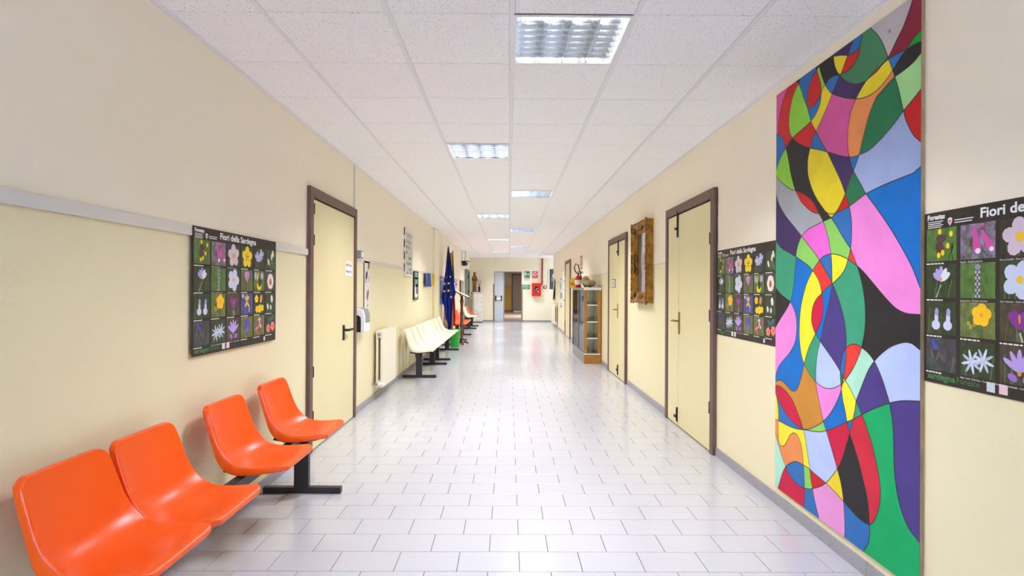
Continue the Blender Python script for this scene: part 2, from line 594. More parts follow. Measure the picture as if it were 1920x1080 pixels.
def make_lamp():
    root = empty('ceiling_lamp')
    h = 0.293
    MB().m('louvre').box(-h, h, -h, h, 0.098, 0.104).box(-h, -h + .003, -h, h, 0.0, 0.098).box(h - .003, h, -h, h, 0.0, 0.098).box(-h, h, -h, -h + .003, 0.0, 0.098).box(-h, h, h - .003, h, 0.0, 0.098).build('housing', root)
    f_ = MB().m('white_metal'); w = 0.016
    f_.box(-h, h, -h, -h + w, -0.004, 0).box(-h, h, h - w, h, -0.004, 0).box(-h, -h + w, -h + w, h - w, -0.004, 0).box(h - w, h, -h + w, h - w, -0.004, 0)
    f_.build('rim', root)
    q = h - w
    for i in range(4):
        x = -q + 2 * q * (i + .5) / 4
        MB().m('tube_glow').tube([(x, -0.26, 0.072), (x, 0.26, 0.072)], 0.013, 10).build('tube', root, smooth=True)
    for i in range(1, 4):
        x = -q + 2 * q * i / 4
        d = MB().m('louvre')
        d.add([(x - .014, -q, .052), (x + .014, -q, .052), (x, -q, .001), (x - .014, q, .052), (x + .014, q, .052), (x, q, .001)], [(0, 2, 5, 3), (2, 1, 4, 5), (0, 3, 4, 1)])
        d.build('louvre_divider', root)
    for i in range(1, 8):
        y = -q + 2 * q * i / 8
        for c in range(4):
            w4 = 2 * q / 4; x0 = -q + w4 * c; n = 6
            d = MB().m('louvre'); vs_, fs = [], []
            for s_ in range(n + 1):
                t = s_ / n
                zt = 0.05 - 0.014 * (1 - (2 * t - 1) ** 2)
                vs_ += [(x0 + w4 * t, y - 0.006, zt), (x0 + w4 * t, y + 0.006, zt), (x0 + w4 * t, y, 0.001)]
            for s_ in range(n):
                a, b = 3 * s_, 3 * s_ + 3
                fs += [(a, a + 2, b + 2, b), (a + 2, a + 1, b + 1, b + 2), (a + 1, a, b, b + 1)]
            d.add(vs_, fs); d.build('louvre_blade', root)
    L_ = bpy.data.lights.new('lamp_light', 'AREA')
    L_.shape = 'SQUARE'; L_.size = 0.54; L_.energy = LAMP_W; L_.color = (0.98, 1.0, 1.12); L_.spread = math.radians(130)
    lo = bpy.data.objects.new('lamp_light', L_); COL.objects.link(lo); lo.parent = root; lo.location = (0, 0, -0.006)
    return root


LN = {0: 'largest louvred ceiling lamp, nearest in the right lamp row', 4: 'nearest louvred ceiling lamp of the left lamp row',
      8: 'second louvred ceiling lamp of the right lamp row', 12: 'second louvred ceiling lamp of the left lamp row in view', 16: 'third louvred ceiling lamp of the right lamp row',
      20: 'third louvred ceiling lamp of the left lamp row in view', 24: 'fourth louvred ceiling lamp of the right lamp row', 28: 'farthest louvred ceiling lamp of the left lamp row', 32: 'farthest louvred ceiling lamp, close to the end wall'}
lamp0 = make_lamp()
for n_, (j, c) in enumerate(sorted(LAMPS.items())):
    r_ = lamp0 if n_ == 0 else copy_tree(lamp0)
    r_.location = (cols[c] + 0.3, GY + GP * j + 0.3, CH)
    tag(r_, LN[j], 'ceiling lamp', 'louvred lamps in the suspended ceiling')

# ---- skirting boards of short stone pieces, broken at the doors
def skirt(name, side, spans, label):
    root = empty(name, None, label, 'skirting', kind='structure')
    me = {}
    for (a, b) in spans:
        n = max(1, round((b - a) / 0.4)); l = (b - a) / n
        key = round(l, 4)
        if key not in me:
            p = MB().m('skirting'); g = 0.0008
            if side == 'B':
                p.box(g, l - g, -0.011, -0.001, 0.0005, 0.072)
            else:
                s_ = 1 if side == 'L' else -1
                x0, x1 = sorted((0.001 * s_, 0.011 * s_))
                p.box(x0, x1, g, l - g, 0.0005, 0.072)
            me[key] = p.mesh('skirting_piece')
        for i in range(n):
            o = bpy.data.objects.new('skirting_piece', me[key])
            o.location = {'L': (XL, a + i * l, 0), 'R': (XR, a + i * l, 0), 'B': (a + i * l, YB, 0)}[side]
            COL.objects.link(o); o.parent = root


def LY(px): return on_x(px, 545, XL).y
def RY(px): return on_x(px, 545, XR).y


D1 = (LY(574.5), LY(663.5))           # left door
E1 = (RY(1344.5), RY(1253))           # right doors, near to far
E2 = (RY(1177), RY(1143.2))
E3 = (RY(1070.5), RY(1060.8))
D5 = (21.0, 21.95)
skirt('baseboard_left', 'L', [(YR, D1[0] - .002), (D1[1] + .002, D5[0] - .002), (D5[1] + .002, YB - .012)], 'grey stone skirting along the left wall')
skirt('baseboard_right', 'R', [(YR, E1[0] - .002), (E1[1] + .002, E2[0] - .002), (E2[1] + .002, E3[0] - .002), (E3[1] + .002, YE)], 'grey stone skirting along the right wall')
skirt('baseboard_back', 'B', [(XL + .012, DX0 - .03), (DX1 + .03, XQ - .012)], 'grey stone skirting along the end wall')

# ---- pale dado rail on the left wall, thin beads elsewhere
rt = on_x(0, 351, XL).z; rb = on_x(0, 381, XL).z
tr1 = MB().m('rail').box(XL + .001, XL + .016, YR, D1[0] - .004, rb, rt).build('trim_1', bevel=0.002)
tag(tr1, 'pale painted dado rail on the near left wall', 'trim', kind='structure')
tr2 = MB().m('rail').box(XL + .001, XL + .007, D1[1] + .004, 20.6, 1.66, 1.70).build('trim_2')
tag(tr2, 'thin cream dado strip on the left wall past the door', 'trim', kind='structure')
tr3 = MB().m('rail').box(XL + .001, XL + .013, D1[1] - .03, D1[1] - .018, 2.2, CH - .02).build('trim_3')
tag(tr3, 'thin vertical cable strip above the left door', 'trim', kind='structure')
pz = (LY(811), LY(818.5))
tr4 = MB().m('wall').box(XL + .001, XL + .05, pz[0], pz[1], 0.075, CH - .03).build('trim_4')
tag(tr4, 'shallow painted pilaster on the left wall beyond the white chairs', 'trim', kind='structure')
bead = MB().m('rail')
for a, b in ((YR, E1[0] - .004), (E1[1] + .004, E2[0] - .004), (E2[1] + .004, E3[0] - .004), (E3[1] + .004, YE)):
    if a > 3:
        bead.box(XR - .004, XR - .001, a, b, 1.655, 1.668)
tag(bead.build('trim_5'), 'thin paint bead along the right wall', 'trim', kind='structure')

# ---- doors
def door(name, mtx, w, h, split, label, jamb=0.075, head=0.085, ragged=0, edge_left=True):
    """local x along the wall as read, z out of the wall; split = width of the first leaf"""
    root = empty(name, mtx, label, 'door', kind='structure')
    f_ = MB().m('brown_frame')
    f_.box(0, jamb, 0, h, 0, 0.032).box(w - jamb, w, 0, h, 0, 0.032).box(jamb, w - jamb, h - head, h, 0, 0.032)
    f_.build('door_frame', root, bevel=0.003)
    i0, i1, t = jamb + 0.002, w - jamb - 0.002, h - head - 0.002
    MB().m('brown_dark').box(jamb, w - jamb, 0.002, h - head, 0, 0.004).build('rebate', root)
    a = MB().m('door_cream').box(i0 + .012, i0 + split - .002, 0.012, t - .012, 0.004, 0.024).build('leaf', root, bevel=0.002)
    b = MB().m('door_cream').box(i0 + split + .002, i1 - .012, 0.012, t - .012, 0.004, 0.022).build('leaf', root, bevel=0.002)
    return root, a, b, i0 + split, t


def barrel(leaf, x, y, l):
    o = MB().m('brown_dark').tube([(x, y, .03), (x, y + l, .03)], 0.007, 8).build('hinge', leaf)


# left door
w = D1[1] - D1[0]
hL = on_x(575, 347, XL).z
xs_ = LY(638) - D1[0]
dr, la, lb, sx_, t_ = door('door_1', wall_L(D1[0], 0), w, hL, xs_ - .077, 'cream double door in a brown frame on the left wall')
for yy in (0.25, 0.62, 1.72, 1.98):
    barrel(la, 0.083, yy, 0.09)
hz = on_x(642, 620, XL).z
hd = MB().m('black').box(sx_ + .004, sx_ + .05, hz - .09, hz + .06, .022, .034)
hd.tube([(sx_ + .03, hz + .01, .03), (sx_ + .03, hz + .01, .075), (sx_ + .17, hz + .01, .075)], 0.013, 8)
hd.build('handle', lb, bevel=0.002)
# paper note on the left door
nt_a, nt_b = on_x(643, 488, XL), on_x(656, 518, XL)
note = empty('paper_note', frame((0, 1, 0), (0, 0, 1), (1, 0, 0), (XL + .0245, nt_a.y, nt_b.z)), 'small white paper note with coloured handwriting on the left door', 'note')
nw, nh = nt_b.y - nt_a.y, nt_a.z - nt_b.z
MB().m('paper').box(0, nw, 0, nh, 0, .001).build('sheet', note)
mat('ink_red', (196, 70, 110), 0.6); mat('ink_blue', (60, 84, 170), 0.6)
random.seed(8)
for m_, yc in (('ink_red', .72), ('ink_blue', .28)):          # handwriting, too small to read
    for k in range(6):
        x = nw * (.1 + .14 * k)
        ys = [nh * (yc + random.uniform(-.09, .09)) for _ in range(3)]
        MB().m(m_).tube([(x, ys[0], .0016), (x + nw * .05, ys[1], .0016), (x + nw * .1, ys[2], .0016)], .003, 5).build('handwriting', note)


# right doors: local x runs from the far jamb to the near jamb
def bolt(leaf, x, y0, y1, knob):
    b_ = MB().m('black').box(x - .017, x + .012, y0, y1, .022, .034).tube([(x - .002, y0 + .01, .034), (x - .002, y1 - .01, .034)], .006, 6)
    b_.box(x - .06, x - .015, knob - .012, knob + .012, .034, .046)
    b_.build('bolt', leaf)


h1 = on_x(1345, 351, XR).z
w = E1[1] - E1[0]
dr, la, lb, sx_, t_ = door('door_2', wall_R(E1[1], 0), w, h1, E1[1] - RY(1277) - .077, 'nearest cream double door in a brown frame on the right wall')
bolt(la, sx_ - .02, on_x(1274, 446, XR).z, t_ + .03, on_x(1272, 430, XR).z)
bolt(la, sx_ - .02, .05, on_x(1274, 763, XR).z, on_x(1272, 779, XR).z)
hz = on_x(1279, 602, XR).z
hb = MB().m('brass').box(sx_ + .01, sx_ + .045, hz - .13, hz + .09, .022, .03)
hb.tube([(sx_ + .028, hz, .03), (sx_ + .028, hz, .07), (sx_ - .02, hz + .004, .075), (sx_ - .09, hz - .004, .072)], [.009, .009, .01, .007], 8)
hb.build('handle', lb)
for yy in (.33, 1.1, 1.75):
    barrel(lb, w - .083, yy, .1)
# chipped plaster along the near jamb
random.seed(4)
chip = MB().m('brown_dark')
yy = 1.25
pts = [(w + .001, 1.2)]
while yy < h1:
    pts.append((w + random.uniform(.004, .016), yy)); yy += random.uniform(.03, .07)
pts.append((w + .001, h1))
chip.prism(pts, 0, .0015); chip.build('chipped_edge', dr)

h2 = on_x(1177, 435, XR).z
w = E2[1] - E2[0]
dr, la, lb, sx_, t_ = door('door_3', wall_R(E2[1], 0), w, h2, E2[1] - RY(1162.5) - .077, 'cream double door between the gilt picture and the display cabinet')
bolt(la, sx_ - .01, on_x(1164, 479, XR).z, t_ + .03, on_x(1162, 472, XR).z)
bolt(la, sx_ - .01, .05, on_x(1162, 684, XR).z, on_x(1162, 694, XR).z)
hz = on_x(1160, 580, XR).z
hb = MB().m('brass').box(sx_ - .06, sx_ - .02, hz - .13, hz + .09, .022, .03)
hb.tube([(sx_ - .04, hz, .03), (sx_ - .04, hz, .07), (sx_ - .08, hz + .004, .075), (sx_ - .16, hz - .01, .072)], [.009, .009, .01, .007], 8)
hb.build('handle', la)
pl = empty('door_plate', frame((0, -1, 0), (0, 0, 1), (-1, 0, 0), (XR - .0255, RY(1150.5), on_x(1153, 539, XR).z)), 'small framed name plate on the door beside the cabinet', 'sign')
pw, ph = RY(1150.5) - RY(1157), on_x(1153, 524, XR).z - on_x(1153, 539, XR).z
MB().m('black').box(0, pw, 0, ph, 0, .006).build('plate_frame', pl)
MB().m('paper').box(.012, pw - .012, .012, ph - .012, .006, .007).build('plate_paper', pl)
pp = MB().m('grey_plastic')
for k in range(5):
    pp.box(.03, pw - .03 - .02 * (k % 2), .03 + k * (ph - .06) / 5, .038 + k * (ph - .06) / 5, .007, .0074)
pp.build('print_lines', pl)

h3 = on_x(1070, 486, XR).z
w = E3[1] - E3[0]
dr, la, lb, sx_, t_ = door('door_4', wall_R(E3[1], 0), w, h3, .5, 'farthest cream door on the right wall, behind the cabinet')
bolt(lb, .13, 1.75, t_, 1.85); bolt(lb, .13, .05, .45, .3)
hz = on_x(1062, 563, XR).z
hb = MB().m('brass').box(.1, .14, hz - .13, hz + .09, .022, .03).tube([(.12, hz, .03), (.12, hz, .07), (.0, hz, .072)], .01, 8)
hb.build('handle', la)

# glazed grey-green door at the far end of the left wall
d5 = empty('door_5', wall_L(D5[0], 0), 'grey-green glazed door at the far end of the left wall', 'door', kind='structure')
mat('door_green_grey', (118, 140, 134), .4)
zt = on_x(873, 503, XL + .1).z
MB().m('door_green_grey').box(0, .07, 0, zt, 0, .12).box(.88, .95, 0, zt, 0, .12).box(.07, .88, zt - .07, zt, 0, .12).build('door_frame', d5)
lf = MB().m('door_green_grey').box(.075, .16, .01, zt - .08, .02, .07).box(.79, .875, .01, zt - .08, .02, .07).box(.16, .79, .01, .2, .02, .07).box(.16, .79, zt - .16, zt - .08, .02, .07).box(.16, .79, 1.0, 1.08, .02, .07).build('leaf', d5)
MB().m('glass').box(.16, .79, .2, 1.0, .042, .048).build('pane', lf)
MB().m('glass').box(.16, .79, 1.08, zt - .16, .042, .048).build('pane', lf)
MB().m(mat('blind', (186, 200, 196), .6)).box(.16, .79, .2, zt - .16, .02, .024).build('blind', lf)
for yy in (.3, 1.2, zt - .35):
    MB().m('black').box(-.005, .03, yy, yy + .14, .12, .15).build('hinge', d5)

# grey fire-door leaf standing in the end doorway
dg = empty('door_7', frame((1, 0, 0), (0, 0, 1), (0, -1, 0), (DX0, YB + .1, 0)), 'pale grey fire door leaf with a push bar in the end doorway', 'door', kind='structure')
lw = on_y(943.5, 560, YB + .05).x - DX0
MB().m('door_grey').box(.02, lw, .005, DZ - .03, 0, .05).build('leaf', dg, bevel=.004)
MB().m(mat('door_shade', (150, 158, 164), .4)).box(lw + .001, lw + .05, .005, DZ - .03, .0, .03).build('leaf_edge', dg)
bz = on_y(936, 559.5, YB).z
pb = MB().m('black').box(.045, .095, bz - .1, bz + .12, .05, .1).box(lw - .1, lw - .05, bz - .1, bz + .12, .05, .1).build('bar_mount', dg, bevel=.008)
MB().m('white_plastic').box(.095, lw - .1, bz - .06, bz + .03, .06, .1).build('push_bar', dg, bevel=.01)
MB().m('alu').box(0, .018, 0, DZ, 0, .06).box(.018, DX1 - DX0, DZ - .028, DZ, 0, .06).box(DX1 - DX0 - .018, DX1 - DX0, 0, DZ - .028, 0, .06).build('door_frame', dg)
# brown corner guards
zg = on_y(925, 532.5, YB).z
for nm, xg, lab in (('trim_6', DX0 - .03, 'brown wooden corner guard left of the end doorway'), ('trim_7', DX1 + .002, 'brown wooden corner guard right of the end doorway')):
    tag(MB().m('wood_brown').box(xg, xg + .028, YB - .03, YB - .001, .03, zg).build(nm), lab, 'trim', kind='structure')

# ================================================================== BEAM SEATING
SHELL = [(-.424, .748, .158, .010), (-.421, .737, .180, .012), (-.414, .712, .191, .016), (-.398, .645, .197, .022), (-.381, .578, .2, .028), (-.365, .527, .204, .035),
         (-.345, .485, .208, .042), (-.31, .452, .209, .04), (-.27, .435, .212, .032), (-.22, .428, .213, .024), (-.15, .432, .213, .016), (-.08, .444, .210, .010), (-.035, .452, .203, .007), (-.012, .450, .19, .004), (0, .440, .165, .002)]


def catmull(pts, n=6, closed=False):
    out = []
    N = len(pts)
    for i in range(N - 1):
        p0 = pts[i - 1] if i > 0 else tuple(2 * a - b for a, b in zip(pts[0], pts[1]))
        p1, p2 = pts[i], pts[i + 1]
        p3 = pts[i + 2] if i + 2 < N else tuple(2 * a - b for a, b in zip(pts[-1], pts[-2]))
        for k in range(n):
            t = k / n
            out.append(tuple(0.5 * (2 * b + (c - a) * t + (2 * a - 5 * b + 4 * c - d) * t * t + (3 * b - a - 3 * c + d) * t ** 3) for a, b, c, d in zip(p0, p1, p2, p3)))
    out.append(tuple(pts[-1]))
    return out


def shell_mesh():
    prof = catmull(SHELL, 2)
    cols_ = [-1, -.96, -.88, -.74, -.58, -.42, -.26, -.1, .1, .26, .42, .58, .74, .88, .96, 1]
    nr, nc = len(prof), 16
    vs_, nrm = [], []
    for i, (x, z, hw, c) in enumerate(prof):
        a, b = prof[max(i - 1, 0)], prof[min(i + 1, nr - 1)]
        tx, tz = b[0] - a[0], b[1] - a[1]
        l = math.hypot(tx, tz)
        nx, nz = -tz / l, tx / l            # forward on the back, up on the seat
        for k in range(nc):
            s = cols_[k]
            e = c * abs(s) ** 2.4
            edge_round = 0.0
            vs_.append(Vector((x + nx * e, s * hw, z + nz * e)))
            nrm.append(Vector((nx, 0, nz)))
    fs = []
    for i in range(nr - 1):
        for k in range(nc - 1):
            a = i * nc + k
            fs.append((a, a + 1, a + nc + 1, a + nc))
    # folded rim all round the edge
    ring = [i * nc for i in range(nr)] + [(nr - 1) * nc + k for k in range(1, nc)] + [i * nc + nc - 1 for i in range(nr - 2, -1, -1)] + [k for k in range(nc - 2, 0, -1)]
    base = len(vs_)
    cen = Vector((-.23, 0, .5))
    for d1, d2 in ((0.005, 0.005), (0.03, 0.009)):
        for r in ring:
            i = r // nc; k = r % nc
            out = Vector((0, 0, 0))
            if k == 0: out += Vector((0, -1, 0))
            if k == nc - 1: out += Vector((0, 1, 0))
            if i == 0: out += Vector((prof[0][0] - prof[1][0], 0, prof[0][1] - prof[1][1])).normalized()
            if i == nr - 1: out += Vector((1, 0, -.3)).normalized()
            out.normalize()
            bend = 1.0 + 0.9 * math.exp(-((i / nr - .5) / .14) ** 2) if k in (0, nc - 1) else 1.0
            vs_.append(vs_[r] + out * d2 - nrm[r] * (d1 * (bend if d1 > .01 else 1)))
    R_ = len(ring)
    for q in range(2):
        for j in range(R_):
            j2 = (j + 1) % R_
            if q == 0:
                fs.append((ring[j], ring[j2], base + j2, base + j))
            else:
                fs.append((base + j, base + j2, base + R_ + j2, base + R_ + j))
    me = bpy.data.meshes.new('seat_shell')
    me.from_pydata([tuple(v) for v in vs_], [], fs)
    b = bmesh.new(); b.from_mesh(me); bmesh.ops.recalc_face_normals(b, faces=b.faces); b.to_mesh(me); b.free()
    me.polygons.foreach_set('use_smooth', [True] * len(me.polygons))
    return me


SHELL_ME = shell_mesh()
SHELL_COL = {}
for nm in ('orange', 'ivory'):
    q = SHELL_ME.copy(); q.materials.append(MATS[nm]); SHELL_COL[nm] = q
XF = -1.125


def bench(name, ys, colours, legs, label, group='beam seating along the left wall'):
    """origin on the floor below the beam at y = first seat; local y along the wall"""
    y0 = ys[0]
    root = empty(name, Matrix.Translation((XF, y0, 0)), label, 'bench', group)
    lo, hi = min(min(ys) - .1, min(legs)) - y0, max(max(ys) + .1, max(legs)) - y0
    MB().m('black_frame').box(-.285, -.235, lo, hi, .33, .385).build('beam', root, bevel=.003)
    for y in legs:
        l = MB().m('black_frame').box(-.295, -.2, y - y0 - .02, y - y0 + .02, .04, .395).build('leg', root, bevel=.003)
        MB().m('black_frame').box(-.50, .015, y - y0 - .022, y - y0 + .022, 0.0005, .042).build('foot', l, bevel=.003)
    for y, c in zip(ys, colours):
        o = bpy.data.objects.new('seat_shell', SHELL_COL[c]); COL.objects.link(o); o.parent = root; o.location = (0, y - y0, 0)
        sd = o.modifiers.new('solid', 'SOLIDIFY'); sd.thickness = .005; sd.offset = -1
        ss = o.modifiers.new('sub', 'SUBSURF'); ss.levels = 1; ss.render_levels = 2
        br = MB().m('black')
        for s in (-1, 1):
            br.tube([(-.36, y - y0 + s * .12, .405), (-.30, y - y0 + s * .12, .395), (-.10, y - y0 + s * .12, .402), (-.05, y - y0 + s * .12, .418)], .008, 6)
        br.box(-.30, -.2, y - y0 - .13, y - y0 + .13, .386, .40)
        br.build('seat_bracket', root)
    return root


bench('beam_bench', [1.965, 2.39, 3.06, 3.68], ['orange'] * 4, [1.95, 3.745], 'nearest bench of four glossy orange plastic seats on black T legs')
bench('beam_bench', [8.57, 9.09, 9.62, 10.12], ['ivory'] * 4, [8.62, 10.1], 'nearer bench of four ivory plastic seats, beside the radiator')
bench('beam_bench', [10.62, 11.16, 11.74, 12.35], ['ivory'] * 4, [10.72, 12.5], 'farther bench of four ivory plastic seats, before the green bin')
bench('beam_bench', [14.95, 15.5, 16.05, 16.6], ['orange'] * 4, [14.9, 16.65], 'small distant orange bench partly hidden behind the wooden lectern')
bench('beam_bench', [19.1, 19.65, 20.2, 20.75], ['ivory', 'ivory', 'orange', 'orange'], [19.3, 20.7], 'farthest bench mixing ivory and orange seats near the pedestal')

# ================================================================== THE PAINTED PANEL
MT = .015
Q = lambda g: on_x(1430 + g[0] / 6.0, g[1] / 6.0, XR - MT)
corner = [Q((162, 1045)), Q((1792, -76)), Q((1768, 6657)), Q((133, 5478))]
my0 = (corner[0].y + corner[3].y) / 2; my1 = (corner[1].y + corner[2].y) / 2
mz0 = (corner[2].z + corner[3].z) / 2; mz1 = (corner[0].z + corner[1].z) / 2
mz0 = max(mz0, .078)
mural = empty('painted_panel', frame((0, -1, 0), (0, 0, 1), (-1, 0, 0), (XR - .001, my0, mz0)), 'tall wooden panel painted with bright curving abstract colour fields on the right wall', 'painting')
MW, MH = my0 - my1, mz1 - mz0
MB().m(mat('panel_wood', (168, 140, 100), .6, noise=.2, scale=12)).box(0, MW, 0, MH, 0, MT - .001).build('board', mural)


def mp(g):
    p = Q(g)
    return (my0 - p.y, p.z - mz0)


CURVES = [
 [(1690,0),(1640,150),(1585,300),(1510,450),(1415,645),(1330,738),(1265,795),(1210,858),(1168,909),(1110,932),(1040,945),(960,925),(900,880),(868,842),(832,790),(807,710),(799,634),(794,610)],
 [(1780,470),(1700,505),(1615,555),(1510,610),(1420,664),(1350,727),(1300,790),(1250,838),(1210,870),(1168,909),(1105,1010),(1053,1110),(1000,1240),(970,1380),(960,1500),(955,1620),(965,1720),(980,1770),(1000,1860),(1025,1925),(1100,2060),(1165,2180),(1290,2350),(1420,2540),(1530,2720),(1620,2880),(1690,3020),(1745,3160)],
 [(1200,305),(1215,315),(1290,385),(1350,480),(1390,580),(1417,655),(1465,785),(1490,865),(1530,1000),(1587,1245),(1610,1340),(1650,1430),(1700,1520),(1755,1572)],
 [(1785,335),(1700,435),(1617,555),(1540,665),(1465,790),(1400,890),(1320,985),(1230,1060),(1140,1100),(1050,1112),(940,1103),(860,1082),(782,1052),(735,1000),(705,948),(680,890),(655,810),(640,745),(634,725)],
 [(1778,605),(1700,700),(1600,785),(1490,865),(1410,945),(1340,1030),(1285,1090),(1235,1200),(1190,1330),(1150,1480),(1118,1610),(1088,1745),(1060,1830),(1025,1925),(980,2030),(932,2175),(890,2270),(850,2350),(815,2402),(775,2448),(680,2493),(600,2533),(520,2575),(475,2618),(442,2658),(405,2740),(385,2820),(377,2885),(370,3000),(355,3150),(340,3280),(312,3395),(270,3480),(200,3590),(135,3705)],
 [(1770,1018),(1700,1110),(1587,1247),(1500,1370),(1400,1490),(1300,1600),(1195,1693),(1088,1742),(1035,1762),(980,1767),(900,1757),(825,1737),(728,1708),(640,1685),(535,1665),(450,1635),(390,1600),(338,1553),(310,1500),(298,1420),(298,1340),(312,1220),(340,1095),(372,1005),(407,940),(430,872)],
 [(308,945),(250,1080),(210,1210),(187,1350),(172,1500),(158,1525)],
 [(160,1515),(195,1518),(225,1555),(245,1610),(267,1680),(285,1760),(305,1870),(318,1950),(345,2060),(372,2145),(405,2215),(445,2280),(505,2342),(570,2388),(640,2407)],
 [(600,752),(625,830),(648,910),(660,985),(660,1060),(655,1130),(638,1195),(600,1285),(545,1362),(490,1418),(430,1468),(338,1553),(267,1662),(205,1775),(175,1850),(155,1915)],
 [(1125,375),(1112,450),(1102,500),(1080,610),(1035,710),(955,795),(885,832),(825,848),(770,870),(735,905),(708,952),(678,1000),(660,1050),(640,1098),(610,1145),(575,1187),(538,1210),(512,1203),(503,1175),(505,1090),(522,990),(550,890),(585,830),(612,790),(636,728)],
 [(378,898),(405,940),(432,1000),(457,1080),(480,1145),(500,1195),(515,1250),(545,1362),(570,1420),(602,1475),(660,1590),(728,1708),(790,1840),(855,1975),(900,2085),(932,2178),(957,2255),(975,2322),(995,2420),(1003,2520),(1003,2650),(992,2797),(962,2915),(938,3000),(895,3080),(840,3142),(785,3190),(722,3240),(668,3300),(610,3360),(577,3425),(558,3500),(552,3600),(568,3680),(597,3755),(650,3840),(720,3940),(800,4055),(875,4178),(925,4268),(985,4370),(1055,4515),(1118,4662),(1175,4815),(1230,4985),(1275,5180),(1308,5345),(1325,5490),(1325,5600),(1315,5680),(1292,5775),(1252,5865),(1210,5902),(1150,5880),(1065,5812),(990,5732),(912,5642),(850,5572),(780,5497),(712,5434),(645,5375),(580,5322),(530,5275),(460,5230),(405,5200),(365,5192),(312,5210),(262,5248),(222,5330),(195,5420),(172,5498)],
 [(634,752),(675,695),(735,655),(800,634),(880,622),(960,620),(1025,598),(1075,548),(1102,500)],
 [(1022,455),(990,535),(960,620),(922,720),(885,825),(862,858),(838,920),(785,1050),(720,1220),(660,1355),(602,1475),(565,1560),(537,1665),(513,1780),(508,1880),(512,1960),(527,2030),(555,2120),(602,2222),(660,2312),(720,2392),(772,2450),(832,2540),(900,2658),(957,2748),(990,2797),(1030,2895),(1065,2990),(1100,3105),(1130,3240),(1150,3380),(1158,3530),(1155,3660),(1145,3760),(1115,3910),(1085,4000),(1020,4145),(930,4280),(890,4318),(830,4355),(760,4372),(690,4360),(605,4300),(535,4215),(470,4090),(440,4000),(422,3880),(415,3750),(418,3600),(435,3440),(465,3300),(505,3170),(565,3045),(640,2930),(700,2877),(775,2857),(860,2870),(960,2915),(1065,2990),(1150,3070),(1250,3190),(1350,3310),(1450,3420),(1520,3480),(1620,3525),(1742,3538)],
 [(720,2385),(752,2404),(795,2407),(820,2400),(885,2368),(975,2322),(1070,2252),(1165,2180),(1290,2115),(1390,2070),(1500,2025),(1600,1985),(1690,1950),(1745,1905)],
 [(152,1985),(210,2045),(290,2112),(372,2147),(460,2180),(540,2240),(580,2290),(615,2360),(640,2407),(665,2455),(685,2498),(715,2580),(747,2710),(770,2855),(780,2950),(783,3100),(783,3190),(770,3300),(740,3450),(700,3600),(650,3840),(620,3970),(602,4130),(600,4280),(612,4395),(640,4530),(685,4740),(718,4845),(780,5060),(840,5270),(880,5420),(903,5560),(912,5650),(922,5800),(927,5950),(922,6055)],
 [(152,2165),(168,2240),(205,2335),(262,2432),(340,2530),(442,2658),(520,2760),(575,2830),(640,2925),(700,3032),(755,3130),(785,3190),(830,3290),(880,3440),(920,3600),(940,3770),(943,3900),(935,4070),(915,4240),(888,4370),(850,4490),(770,4640),(685,4740),(610,4790),(530,4825),(455,4832),(390,4826),(300,4795),(180,4732),(133,4710)],
 [(140,2690),(180,2755),(225,2800),(290,2838),(375,2888),(460,2945),(520,2993),(565,3045),(610,3110),(645,3190),(668,3300),(680,3400),(680,3500),(655,3630),(597,3755),(530,3890),(492,4000),(470,4090),(445,4210),(412,4325),(378,4388),(340,4398),(305,4375),(260,4322),(212,4283),(175,4278),(135,4315)],
 [(137,3210),(180,3280),(240,3338),(312,3395),(350,3470),(375,3550),(385,3650),(385,3720),(370,3830),(340,3910),(290,3990),(240,4045),(190,4110),(160,4180),(138,4260)],
 [(1137,6203),(1170,6150),(1195,6090),(1208,6000),(1205,5900),(1195,5720),(1170,5550),(1140,5430),(1100,5260),(1055,5100),(1010,4960),(980,4870),(950,4740),(930,4620),(905,4510),(890,4400),(880,4300),(875,4190),(879,4120),(890,4045),(912,3965),(955,3898),(1010,3872),(1060,3878),(1115,3910),(1190,3972),(1258,4065),(1310,4170),(1360,4300),(1400,4430),(1430,4535),(1448,4650),(1462,4740),(1475,4900),(1478,5100),(1485,5300),(1500,5440),(1515,5540),(1545,5680),(1590,5820),(1650,5950),(1752,6085)],
 [(1740,3910),(1680,3865),(1600,3852),(1500,3877),(1420,3917),(1330,3987),(1258,4065),(1200,4150),(1150,4262),(1100,4390),(1055,4510),(1040,4620),(1018,4720),(1000,4800),(982,4870),(945,5000),(900,5150),(842,5272),(780,5360),(712,5434),(645,5475),(560,5498),(500,5498),(430,5475),(360,5415),(300,5340),(262,5248),(220,5140),(188,5030),(150,4900),(133,4830)],
 [(1738,4512),(1600,4508),(1510,4517),(1430,4535),(1270,4592),(1118,4665),(1020,4718),(950,4747),(830,4805),(718,4845),(645,4857),(560,4850),(455,4832)],
 [(640,5845),(590,5640),(562,5500),(545,5400),(532,5280),(518,5180),(500,5060),(482,4930),(458,4832),(440,4760),(410,4680),(365,4560),(330,4490),(290,4435),(240,4378),(185,4340),(145,4338),(142,4350),(155,4430),(180,4500),(235,4605),(310,4712),(380,4780),(455,4832)],
 [(133,4380),(155,4450),(172,4540),(180,4640),(180,4732),(178,4880),(188,4980),(222,5020),(255,5000),(292,4928),(320,4887),(355,4870),(392,4897),(427,4975),(450,5100),(462,5235),(470,5380),(474,5495),(474,5600),(460,5712)],
]
